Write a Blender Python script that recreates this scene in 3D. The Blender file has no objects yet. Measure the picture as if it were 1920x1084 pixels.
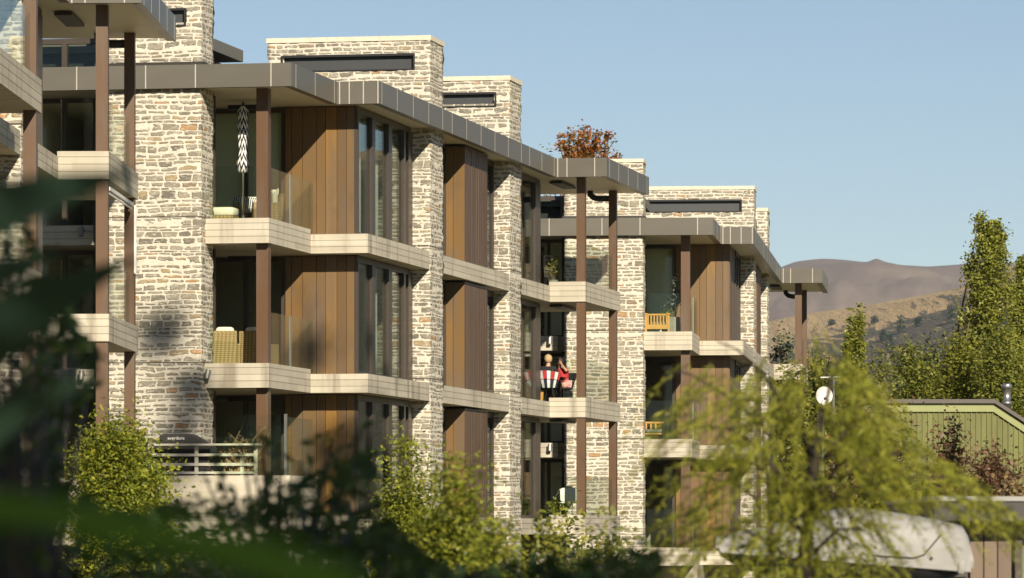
import bpy, math, random
import numpy as np
from mathutils import Vector, Matrix

random.seed(7)
rng = np.random.default_rng(11)
scene = bpy.context.scene
COL = scene.collection
R = math.radians
CAMZ = 2.2            # camera height above the ground
FPX, CX, HY = 8800.0, 960.0, 1005.0    # 165 mm lens on a 36 mm film back, in pixels of the 1920 px photograph


def at(px, py, d):
    """World point seen at a pixel of the photograph when it stands d metres in front of the camera."""
    return Vector(((px - CX) / FPX * d, d, CAMZ + (HY - py) / FPX * d))


# ------------------------------------------------------------------ object helpers
def tag(o, label=None, cat=None, group=None, kind=None):
    if label: o['label'] = label
    if cat: o['category'] = cat
    if group: o['group'] = group
    if kind: o['kind'] = kind
    return o


def empty(name, loc=(0, 0, 0), rz=0.0, label=None, cat=None, group=None):
    o = bpy.data.objects.new(name, None)
    o.empty_display_size = 0.3
    COL.objects.link(o)
    o.location = loc
    o.rotation_euler = (0, 0, rz)
    return tag(o, label, cat, group)


def link(name, me, parent=None):
    o = bpy.data.objects.new(name, me)
    COL.objects.link(o)
    if parent is not None:
        o.parent = parent
    return o


def copy_tree(o, parent=None):
    c = o.copy()
    COL.objects.link(c)
    if parent is not None:
        c.parent = parent
    for ch in list(o.children):
        copy_tree(ch, c)
    return c


class MB:
    """Collects faces; build() links them as ONE mesh object."""
    def __init__(self):
        self.v, self.f, self.m = [], [], []

    def add(self, verts, faces, mi=0):
        n = len(self.v)
        self.v += [tuple(p) for p in verts]
        self.f += [tuple(i + n for i in f) for f in faces]
        self.m += [mi] * len(faces)
        return self

    def box(self, x0, x1, y0, y1, z0, z1, mi=0):
        v = [(x0, y0, z0), (x1, y0, z0), (x1, y1, z0), (x0, y1, z0), (x0, y0, z1), (x1, y0, z1), (x1, y1, z1), (x0, y1, z1)]
        return self.add(v, [(3, 2, 1, 0), (4, 5, 6, 7), (0, 1, 5, 4), (1, 2, 6, 5), (2, 3, 7, 6), (3, 0, 4, 7)], mi)

    def bar(self, p, q, w, h=None, mi=0):
        """square bar between two points"""
        p, q = Vector(p), Vector(q)
        h = h or w
        d = (q - p).normalized()
        up = Vector((0, 0, 1)) if abs(d.z) < .95 else Vector((1, 0, 0))
        s = d.cross(up).normalized(); u = s.cross(d)
        v = []
        for c in (p, q):
            for a, b in ((-1, -1), (1, -1), (1, 1), (-1, 1)):
                v.append(c + s * a * w / 2 + u * b * h / 2)
        return self.add(v, [(3, 2, 1, 0), (4, 5, 6, 7), (0, 1, 5, 4), (1, 2, 6, 5), (2, 3, 7, 6), (3, 0, 4, 7)], mi)

    def tube(self, pts, r, n=8, mi=0, cap=True):
        pts = [Vector(p) for p in pts]
        rs = r if isinstance(r, (list, tuple)) else [r] * len(pts)
        base = len(self.v)
        prev = None
        for i, p in enumerate(pts):
            d = (pts[min(i + 1, len(pts) - 1)] - pts[max(i - 1, 0)]).normalized()
            if prev is None:
                s = d.cross(Vector((0, 0, 1)) if abs(d.z) < .9 else Vector((1, 0, 0))).normalized()
            else:
                s = (prev - d * prev.dot(d)).normalized()
            prev = s
            u = d.cross(s)
            for k in range(n):
                t = 2 * math.pi * k / n
                self.v.append(tuple(p + (s * math.cos(t) + u * math.sin(t)) * rs[i]))
        for i in range(len(pts) - 1):
            for k in range(n):
                a = base + i * n + k; b = base + i * n + (k + 1) % n
                self.f.append((a, b, b + n, a + n)); self.m.append(mi)
        if cap:
            self.f.append(tuple(base + k for k in reversed(range(n)))); self.m.append(mi)
            self.f.append(tuple(base + (len(pts) - 1) * n + k for k in range(n))); self.m.append(mi)
        return self

    def lathe(self, prof, n=16, c=(0, 0, 0), mi=0, cap=True):
        base = len(self.v)
        for r, z in prof:
            for k in range(n):
                t = 2 * math.pi * k / n
                self.v.append((c[0] + r * math.cos(t), c[1] + r * math.sin(t), c[2] + z))
        for i in range(len(prof) - 1):
            for k in range(n):
                a = base + i * n + k; b = base + i * n + (k + 1) % n
                self.f.append((a, b, b + n, a + n)); self.m.append(mi)
        if cap:
            self.f.append(tuple(base + k for k in reversed(range(n)))); self.m.append(mi)
            self.f.append(tuple(base + (len(prof) - 1) * n + k for k in range(n))); self.m.append(mi)
        return self

    def prism(self, poly, z0, z1, mi=0, mi_bot=None):
        """vertical prism over a counter-clockwise plan polygon"""
        n = len(poly)
        v = [(x, y, z0) for x, y in poly] + [(x, y, z1) for x, y in poly]
        self.add(v, [tuple(range(n, 2 * n))] + [(i, (i + 1) % n, (i + 1) % n + n, i + n) for i in range(n)], mi)
        b = len(self.v)
        self.add([(x, y, z0) for x, y in poly], [tuple(reversed(range(n)))], mi if mi_bot is None else mi_bot)
        return self

    def build(self, name, mats, parent=None, smooth=False):
        me = bpy.data.meshes.new(name)
        me.from_pydata(self.v, [], self.f)
        mats = mats if isinstance(mats, (list, tuple)) else [mats]
        for m in mats: me.materials.append(m)
        if len(mats) > 1:
            me.polygons.foreach_set('material_index', self.m)
        if smooth:
            me.polygons.foreach_set('use_smooth', [True] * len(me.polygons))
        me.update()
        return link(name, me, parent)


def np_mesh(name, V, Q, mats, parent=None, smooth=False, mi=None):
    """mesh of quads from numpy arrays"""
    me = bpy.data.meshes.new(name)
    k = Q.shape[1]
    me.vertices.add(len(V)); me.vertices.foreach_set('co', np.ascontiguousarray(V, dtype=np.float32).ravel())
    me.loops.add(Q.size); me.loops.foreach_set('vertex_index', np.ascontiguousarray(Q, dtype=np.int32).ravel())
    me.polygons.add(len(Q)); me.polygons.foreach_set('loop_start', np.arange(0, Q.size, k, dtype=np.int32))
    for m in (mats if isinstance(mats, (list, tuple)) else [mats]): me.materials.append(m)
    if mi is not None: me.polygons.foreach_set('material_index', np.asarray(mi, dtype=np.int32))
    if smooth: me.polygons.foreach_set('use_smooth', np.ones(len(Q), dtype=bool))
    me.update(calc_edges=True)
    me.validate()
    return link(name, me, parent)


# ------------------------------------------------------------------ material helpers
class NT:
    def __init__(self, name):
        self.mat = bpy.data.materials.new(name)
        self.mat.use_nodes = True
        self.nt = self.mat.node_tree
        self.nt.nodes.clear()
        self.out = self.nt.nodes.new('ShaderNodeOutputMaterial')

    def n(self, kind, ins=None, **props):
        nd = self.nt.nodes.new('ShaderNode' + kind)
        for k, v in props.items(): setattr(nd, k, v)
        for k, v in (ins or {}).items():
            s = nd.inputs[k]
            if isinstance(v, bpy.types.NodeSocket): self.nt.links.new(v, s)
            elif hasattr(v, 'outputs'): self.nt.links.new(v.outputs[0], s)
            else:
                if s.type == 'RGBA' and len(v) == 3: v = (*v, 1)
                s.default_value = v
        return nd

    def math(self, op, a, b=None, c=None, clamp=False):
        ins = {0: a}
        if b is not None: ins[1] = b
        if c is not None: ins[2] = c
        return self.n('Math', ins, operation=op, use_clamp=clamp).outputs[0]

    def mix(self, f, a, b, blend='MIX'):
        return self.n('Mix', {0: f, 6: a, 7: b}, data_type='RGBA', blend_type=blend).outputs[2]

    def ramp(self, f, stops, interp='LINEAR'):
        nd = self.n('ValToRGB', {0: f})
        cr = nd.color_ramp
        cr.interpolation = interp
        while len(cr.elements) < len(stops): cr.elements.new(0.5)
        for e, (p, c) in zip(cr.elements, stops):
            e.position = p
            e.color = (*c, 1) if len(c) == 3 else c
        return nd.outputs[0]

    def smooth(self, x, lo, hi):
        return self.n('MapRange', {0: x, 1: lo, 2: hi, 3: 0.0, 4: 1.0}, interpolation_type='SMOOTHSTEP').outputs[0]

    def obj(self):
        return self.n('TexCoord').outputs['Object']

    def noise(self, vec, scale, detail=3.0, rough=.55):
        return self.n('TexNoise', {'Vector': vec, 'Scale': scale, 'Detail': detail, 'Roughness': rough})

    def mapping(self, vec, scale=(1, 1, 1), loc=(0, 0, 0)):
        return self.n('Mapping', {'Vector': vec, 'Scale': scale, 'Location': loc}).outputs[0]

    def bump(self, h, strength=.5, dist=.02):
        return self.n('Bump', {'Height': h, 'Strength': strength, 'Distance': dist}).outputs[0]

    def bsdf(self, color, rough=.6, metal=0.0, spec=.5, normal=None, **kw):
        ins = {'Base Color': color, 'Roughness': rough, 'Metallic': metal, 'Specular IOR Level': spec}
        if normal is not None: ins['Normal'] = normal
        ins.update(kw)
        return self.n('BsdfPrincipled', ins)

    def done(self, shader):
        self.nt.links.new(shader.outputs[0], self.out.inputs[0])
        return self.mat


def plain(name, col, rough=.6, metal=0.0, spec=.5, var=.12, vscale=6.0, bump=0.0):
    """a colour with mottled variation"""
    t = NT(name)
    nz = t.noise(t.obj(), vscale, 4.0)
    c = t.mix(nz.outputs[0], tuple(x * (1 - var) for x in col), tuple(min(1, x * (1 + var)) for x in col))
    nrm = t.bump(nz.outputs[0], bump, .01) if bump else None
    return t.done(t.bsdf(c, rough, metal, spec, nrm))


def stone_mat(name, sx=.32, h=.110):
    """coursed schist rubble, heavily pointed: ragged long stones of uneven height in cream mortar"""
    t = NT(name)
    o = t.obj()
    rnd = t.n('ObjectInfo').outputs['Random']
    sep = t.n('SeparateXYZ', {0: o})
    u = t.math('ADD', sep.outputs[0], sep.outputs[1])
    u = t.math('ADD', u, t.math('MULTIPLY', rnd, 61.0))
    z = sep.outputs[2]
    uv = t.n('CombineXYZ', {0: u, 1: z, 2: 0.0}).outputs[0]
    wave = t.noise(t.mapping(uv, (.9, 2.6, 1)), 1.0, 2.0)
    hgt = t.n('TexNoise', {'W': t.math('MULTIPLY', z, 4.1), 'Scale': 1.0, 'Detail': 1.0}, noise_dimensions='1D')
    zz = t.math('ADD', z, t.math('MULTIPLY', t.math('SUBTRACT', wave.outputs[0], .5), .17))
    zz = t.math('ADD', zz, t.math('MULTIPLY', t.math('SUBTRACT', hgt.outputs[0], .5), .20))
    rz = t.math('MULTIPLY', zz, 1 / h)
    row = t.math('FLOOR', rz)
    fz = t.math('FRACT', rz)
    dz = t.math('MULTIPLY', t.math('MINIMUM', fz, t.math('SUBTRACT', 1.0, fz)), h)
    wob = t.noise(t.mapping(uv, (5, 9, 1)), 1.0, 2.0)
    w = t.math('MULTIPLY_ADD', u, 1 / sx, t.math('MULTIPLY', row, 17.37))
    w = t.math('ADD', w, t.math('MULTIPLY', wob.outputs[0], .40))
    ve = t.n('TexVoronoi', {'W': w, 'Scale': 1.0, 'Randomness': .95}, voronoi_dimensions='1D', feature='DISTANCE_TO_EDGE')
    vc = t.n('TexVoronoi', {'W': w, 'Scale': 1.0, 'Randomness': .95}, voronoi_dimensions='1D', feature='F1')
    cs = t.n('SeparateColor', {0: vc.outputs['Color']})
    du = t.math('MULTIPLY', ve.outputs['Distance'], sx)
    e = t.math('SMOOTH_MIN', dz, du, .035)
    rag = t.noise(t.mapping(uv, (11, 26, 1)), 1.0, 4.0, .68)
    smear = t.noise(uv, 1.4, 3.0)
    thr = t.math('ADD', t.math('MULTIPLY', cs.outputs[1], .022), t.math('MULTIPLY', smear.outputs[0], .026))
    e2 = t.math('ADD', e, t.math('MULTIPLY', t.math('SUBTRACT', rag.outputs[0], .5), .062))
    e2 = t.math('SUBTRACT', e2, thr)
    mask = t.smooth(e2, -.002, .009)
    lam = t.noise(t.mapping(uv, (6, 80, 1)), 1.0, 3.0, .6)
    col = t.ramp(cs.outputs[0], [(0.0, (.23, .21, .17)), (.18, (.33, .30, .24)), (.36, (.14, .13, .105)), (.48, (.28, .25, .19)), (.60, (.085, .08, .07)), (.66, (.25, .23, .18)),
                                 (.72, (.17, .155, .125)), (.83, (.38, .26, .12)), (.91, (.22, .15, .085)), (.95, (.46, .21, .05))], 'CONSTANT')
    col = t.mix(lam.outputs[0], t.mix(.55, col, (.08, .07, .05)), t.mix(.35, col, (.58, .52, .40)))
    mort = t.mix(t.noise(uv, 11.0, 4.0).outputs[0], (.46, .42, .335), (.73, .675, .565))
    wash = t.smooth(t.noise(t.mapping(uv, (7, 15, 1), (9, 4, 0)), 1.0, 4.0, .6).outputs[0], .50, .68)
    m2 = t.math('MULTIPLY', mask, t.math('SUBTRACT', 1.0, t.math('MULTIPLY', wash, .70)))
    c = t.mix(m2, mort, col)
    st = t.noise(t.mapping(uv, (1.2, .18, 1)), 1.0, 4.0)
    c = t.mix(t.math('MULTIPLY', t.smooth(st.outputs[0], .52, .8), .25), c, (.34, .29, .2))
    hh = t.math('ADD', t.math('MULTIPLY', mask, .8), t.math('MULTIPLY', rag.outputs[0], .6))
    for zl in (9.04, 5.92):      # movement joints at the floors
        jm = t.math('SUBTRACT', 1.0, t.smooth(t.math('ABSOLUTE', t.math('SUBTRACT', t.math('ADD', z, t.math('MULTIPLY', rag.outputs[0], .015)), zl)), .006, .016))
        c = t.mix(t.math('MULTIPLY', jm, .8), c, (.07, .055, .04)); hh = t.math('SUBTRACT', hh, jm)
    return t.done(t.bsdf(c, .9, 0, .2, t.bump(hh, 1.0, .03)))


def concrete_mat(name, lines, colA=(.35, .315, .245), colB=(.65, .595, .48)):
    """board-marked concrete; lines = heights of the board joints"""
    t = NT(name)
    o = t.obj()
    sep = t.n('SeparateXYZ', {0: o})
    u = t.math('ADD', sep.outputs[0], sep.outputs[1])
    z = sep.outputs[2]
    uv = t.n('CombineXYZ', {0: u, 1: z, 2: 0.0}).outputs[0]
    big = t.noise(t.mapping(uv, (.9, .9, 1)), 1.0, 5.0, .6)
    run = t.noise(t.mapping(uv, (7, .5, 1)), 1.0, 4.0, .6)
    grain = t.noise(t.mapping(uv, (3, 60, 1)), 1.0, 3.0, .6)
    # each board its own tone
    row = t.math('FLOOR', t.math('MULTIPLY', z, 1 / .142))
    bid = t.math('FLOOR', t.math('ADD', t.math('MULTIPLY', u, .42), t.math('MULTIPLY', row, .37)))
    wn = t.n('TexWhiteNoise', {'Vector': t.n('CombineXYZ', {0: row, 1: bid, 2: 0.0}).outputs[0]}, noise_dimensions='2D')
    f = t.math('ADD', t.math('MULTIPLY', big.outputs[0], .5), t.math('MULTIPLY', run.outputs[0], .3))
    f = t.math('ADD', f, t.math('MULTIPLY', wn.outputs[0], .22))
    c = t.mix(t.math('MULTIPLY_ADD', f, 1.5, -.3, clamp=True), colA, colB)
    c = t.mix(t.math('MULTIPLY', grain.outputs[0], .25), c, (.33, .29, .22))
    stain = t.smooth(t.noise(t.mapping(uv, (2.2, .25, 1), (5, 3, 0)), 1.0, 5.0).outputs[0], .50, .72)
    c = t.mix(t.math('MULTIPLY', stain, .75), c, (.20, .17, .125))
    jl = None
    for zl in lines:
        d = t.math('ABSOLUTE', t.math('SUBTRACT', z, zl))
        m = t.math('SUBTRACT', 1.0, t.smooth(d, .004, .013))
        jl = m if jl is None else t.math('MAXIMUM', jl, m)
    hgt = grain.outputs[0]
    if jl is not None:
        c = t.mix(t.math('MULTIPLY', jl, .5), c, (.10, .085, .06))
        hgt = t.math('SUBTRACT', t.math('MULTIPLY', grain.outputs[0], .35), jl)
    return t.done(t.bsdf(c, .85, 0, .25, t.bump(hgt, .5, .012)))


def timber_mat(name, tones, rough=.42, spec=.5, streak=14.0, bleach=.5):
    """vertical boards: each loose board of the mesh has its own tone, with weathering streaks"""
    t = NT(name)
    o = t.obj()
    isl = t.n('NewGeometry').outputs['Random Per Island']
    base = t.ramp(isl, [(i / max(1, len(tones) - 1), c) for i, c in enumerate(tones)])
    g = t.noise(t.mapping(o, (streak, streak, .5)), 1.0, 5.0, .6)
    w = t.noise(t.mapping(o, (2.2, 2.2, .45)), 1.0, 4.0, .6)
    c = t.mix(t.math('MULTIPLY', g.outputs[0], .55), base, t.mix(.55, base, (.03, .02, .012)))
    c = t.mix(t.math('MULTIPLY', t.smooth(w.outputs[0], .42, .68), bleach), c, (.115, .088, .064))
    dk = t.noise(t.mapping(o, (1.6, 1.6, .8), (7, 3, 1)), 1.0, 4.0, .6)
    c = t.mix(t.math('MULTIPLY', t.smooth(dk.outputs[0], .5, .75), .45), c, t.mix(.6, c, (.035, .016, .008)))
    r = t.math('MULTIPLY_ADD', g.outputs[0], .25, rough - .1)
    return t.done(t.bsdf(c, r, 0, spec, t.bump(g.outputs[0], .25, .004)))


def glass_mat(name, tint, boost=1.0, ior=1.5):
    t = NT(name)
    tr = t.n('BsdfTransparent', {'Color': tint})
    wob = t.noise(t.obj(), .55, 1.0)
    gl = t.n('BsdfGlossy', {'Color': (.93, .95, .94), 'Roughness': 0.0, 'Normal': t.bump(wob.outputs[0], .02, .1)})
    fr = t.n('Fresnel', {'IOR': ior})
    f = t.math('MULTIPLY', fr.outputs[0], boost, clamp=True)
    mx = t.n('MixShader', {0: f, 1: tr, 2: gl})
    return t.done(mx)


def leaf_mat(name, cols, trans=.35, rough=.5, spec=.35, bscale=.9, bmix=.5):
    """leaves: each leaf has its own tone; some light passes through"""
    t = NT(name)
    isl = t.n('NewGeometry').outputs['Random Per Island']
    n = max(1, len(cols) - 1)
    c = t.ramp(isl, [(i / n, x) for i, x in enumerate(cols)])
    big = t.noise(t.obj(), bscale, 2.0)
    c = t.mix(t.math('MULTIPLY', t.smooth(big.outputs[0], .3, .7), bmix), c, t.mix(.5, c, (.02, .03, .008)))
    b = t.bsdf(c, rough, 0, spec)
    if trans > 0:
        tl = t.n('BsdfTranslucent', {'Color': t.mix(.6, c, (.16, .20, .02))})
        return t.done(t.n('MixShader', {0: trans, 1: b, 2: tl}))
    return t.done(b)
# ------------------------------------------------------------------ materials of the buildings
M = {}
M['stone'] = stone_mat('schist_rubble')
M['coping'] = plain('pale_coping', (.62, .55, .42), .9, var=.3, vscale=9, bump=.3)
LINES = [b + .142 * k for b in (2.24, 5.38, 8.48) for k in (1, 2, 3)]
M['concrete'] = concrete_mat('board_marked_concrete', LINES)
M['soffit'] = plain('beige_soffit', (.66, .59, .45), .55, var=.12, vscale=.8)
M['timber_gold'] = timber_mat('weathered_cladding', [(.17, .090, .022), (.29, .150, .026), (.085, .055, .030), (.23, .120, .026), (.13, .072, .024), (.20, .115, .040)], bleach=.6)
M['timber_dark'] = timber_mat('dark_batten_cladding', [(.095, .055, .030), (.13, .072, .036), (.11, .065, .037)], .5)
M['post'] = timber_mat('brown_post', [(.080, .046, .026), (.125, .062, .026), (.095, .055, .030)], .45, bleach=.7)
M['frame'] = plain('bronze_frame', (.055, .042, .032), .38, .0, .5, .15, 3)
M['black'] = plain('matt_black', (.012, .012, .012), .5)
M['groove'] = plain('dark_trim', (.03, .026, .02), .5)
M['joint'] = plain('pale_joint', (.42, .39, .33), .5)
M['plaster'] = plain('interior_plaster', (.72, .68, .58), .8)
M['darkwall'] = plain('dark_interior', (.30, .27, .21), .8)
M['floor'] = plain('interior_floor', (.16, .12, .08), .6)
M['pane'] = glass_mat('window_glass', (.88, .92, .88), .5)
M['balglass'] = glass_mat('balustrade_glass', (.93, .96, .92), .40)
M['curtain'] = plain('pale_curtain', (.80, .80, .72), .9)
M['blind'] = plain('olive_blind', (.84, .83, .66), .9)
M['slate'] = plain('dark_slot_panel', (.045, .047, .048), .5)
M['lamp'] = plain('grey_lamp_metal', (.20, .19, .17), .4, .3)
M['steel'] = plain('brushed_steel', (.5, .5, .48), .35, 1.0)
M['white'] = plain('white_paint', (.75, .74, .70), .5)


def fascia_mat():
    t = NT('bronze_metal_panel')
    o = t.obj()
    isl = t.n('NewGeometry').outputs['Random Per Island']
    nz = t.noise(t.mapping(o, (.7, .7, 2.5)), 1.0, 3.0)
    c = t.mix(nz.outputs[0], (.10, .091, .073), (.135, .123, .10))
    c = t.mix(t.math('MULTIPLY', isl, .30), c, (.165, .15, .125))
    return t.done(t.bsdf(c, t.math('MULTIPLY_ADD', nz.outputs[0], .12, .34), .1, .38))


M['fascia'] = fascia_mat()

FL = (2.66, 5.80, 8.91)      # floor levels
FB = (2.24, 5.38, 8.48)      # undersides of the slabs
SOF = 11.82                  # roof soffit
F0, F1 = 11.77, 12.27        # fascia
TOP = 13.89                  # top of the stone walls


def stone_block(name, x0, x1, y0, y1, z0, z1, parent, hole=None, step=.10, amp=.026):
    """rubble wall whose faces are uneven; hole = (x0, x1, z0, z1) of a slot window recessed in the front face"""
    V, Q = [], []
    seed = rng.random() * 100

    def push(P):
        n = P.astype(np.float64)
        s = (np.sin(n[:, 0] * 41.3 + n[:, 2] * 77.7 + n[:, 1] * 53.1 + seed) * 43758.5453)
        r = s - np.floor(s)
        s2 = (np.sin(n[:, 0] * 21.3 + np.floor(n[:, 2] / .14) * 37.1 + n[:, 1] * 23.1 + seed) * 2458.5453)
        r2 = s2 - np.floor(s2)
        return (r - .5) * amp + (r2 - .5) * amp * 1.3

    nx = max(2, int((x1 - x0) / step)); ny = max(2, int((y1 - y0) / step)); nz = max(2, int((z1 - z0) / step))
    xs = np.linspace(x0, x1, nx + 1); ys = np.linspace(y0, y1, ny + 1); zs = np.linspace(z0, z1, nz + 1)
    ring = [(x, y0) for x in xs[:-1]] + [(x1, y) for y in ys[:-1]] + [(x, y1) for x in xs[::-1][:-1]] + [(x0, y) for y in ys[::-1][:-1]]
    ring = np.array(ring)
    cx, cy = (x0 + x1) / 2, (y0 + y1) / 2
    nr = len(ring)
    P = np.zeros((nr * (nz + 1), 3))
    for i, z in enumerate(zs):
        P[i * nr:(i + 1) * nr, :2] = ring
        P[i * nr:(i + 1) * nr, 2] = z
    d = push(P)
    onx0 = np.isclose(P[:, 0], x0); onx1 = np.isclose(P[:, 0], x1)
    ony0 = np.isclose(P[:, 1], y0); ony1 = np.isclose(P[:, 1], y1)
    D = np.zeros_like(P)
    D[onx0, 0] -= 1; D[onx1, 0] += 1; D[ony0, 1] -= 1; D[ony1, 1] += 1
    P2 = P + D * d[:, None]
    idx = np.arange(nr)
    faces = []
    for i in range(nz):
        a = i * nr + idx; b = i * nr + (idx + 1) % nr
        faces.append(np.stack([a, b, b + nr, a + nr], 1))
    Q = np.concatenate(faces)
    if hole:
        c = P[Q].mean(1)
        inside = (np.isclose(c[:, 1], y0)) & (c[:, 0] > hole[0]) & (c[:, 0] < hole[1]) & (c[:, 2] > hole[2]) & (c[:, 2] < hole[3])
        # snap the cut to grid
        Q = Q[~inside]
    base = len(P2)
    capv = np.array([[x0, y0, z1], [x1, y0, z1], [x1, y1, z1], [x0, y1, z1]], dtype=float)
    P2 = np.concatenate([P2, capv])
    Q = np.concatenate([Q, [[base, base + 1, base + 2, base + 3]]])
    return np_mesh(name, P2, Q, M['stone'], parent)


def slab_poly(bmin, z):
    """outline of a floor slab (counter-clockwise)"""
    L = -8.0
    if bmin is None:
        p = [(L, -3.89), (-5.2, -3.89), (-5.2, -3.45), (-2.75, -3.45), (-2.75, -3.89), (-1.30, -3.89), (-1.30, 0), (0, 0),
             (0, 6.60), (-.25, 6.60), (-.25, 8.19), (0, 8.19), (0, 16.46)]
    else:
        p = [(L, bmin), (0, bmin), (0, 16.46)]
    p += [(-.25, 16.46), (-.25, 18.12), (0, 18.12), (0, 22.19), (.97, 22.19), (.97, 27.75), (L, 27.75)]
    return p


def frame_window(name, parent, axis, fixed, u0, u1, z0, z1, mull=(), fw=.07, depth=.12, mat=None, panemat=None, transom=None, sign=1):
    """framed glazing in the plane axis=fixed ('x': runs along y, 'y': runs along x): the frame is the part, its glass the sub-part"""
    mb = MB()

    def bx(a, b, c, d, e=0.0):
        lo, hi = fixed - depth / 2 - e, fixed + depth / 2 + e
        if axis == 'x': mb.box(lo, hi, a, b, c, d)
        else: mb.box(a, b, lo, hi, c, d)
    bx(u0, u0 + fw, z0, z1); bx(u1 - fw, u1, z0, z1)
    bx(u0 + fw, u1 - fw, z1 - fw, z1, -.002); bx(u0 + fw, u1 - fw, z0, z0 + fw * .8, -.002)
    for m in mull:
        a, b = m if isinstance(m, tuple) else (m - fw / 2, m + fw / 2)
        bx(a, b, z0 + fw * .8, z1 - fw, .004)
    if transom: bx(u0 + fw, u1 - fw, transom - .03, transom + .03, -.006)
    fr = mb.build(name, mat or M['frame'], parent)
    g = MB()
    if axis == 'x': g.box(fixed - .012, fixed + .012, u0 + .02, u1 - .02, z0 + .02, z1 - .02)
    else: g.box(u0 + .02, u1 - .02, fixed - .012, fixed + .012, z0 + .02, z1 - .02)
    g.build('pane', panemat or M['pane'], fr)
    return fr


def slot(wall, y0, x0, x1, z0, z1):
    """long dark slot opening near the top of a stone wall: black reveal and a set-back dark panel"""
    m = MB()
    m.box(x0, x1, y0 - .035, y0 + .22, z1 - .05, z1); m.box(x0, x1, y0 - .03, y0 + .22, z0, z0 + .03)
    m.box(x0, x0 + .04, y0 - .032, y0 + .22, z0 + .03, z1 - .05); m.box(x1 - .04, x1, y0 - .032, y0 + .22, z0 + .03, z1 - .05)
    m.box(x0 + .01, x1 - .01, y0 + .10, y0 + .12, z0 + .01, z1 - .01, 1)
    m.build('slot_window', [M['black'], M['slate']], wall)


def boards(parent, name, axis, fixed, edges, z0, z1, mat, th=.03, out=1, gap=.010):
    """vertical boards between the given edges, each a loose piece with a shadow gap"""
    mb = MB()
    for a, b in zip(edges[:-1], edges[1:]):
        j = random.uniform(-.004, .004)
        if axis == 'y': mb.box(a + gap / 2, b - gap / 2, fixed + j, fixed + th, z0, z1)
        else: mb.box(fixed - th, fixed + j, a + gap / 2, b - gap / 2, z0, z1)
    return mb.build(name, mat, parent)


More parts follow.
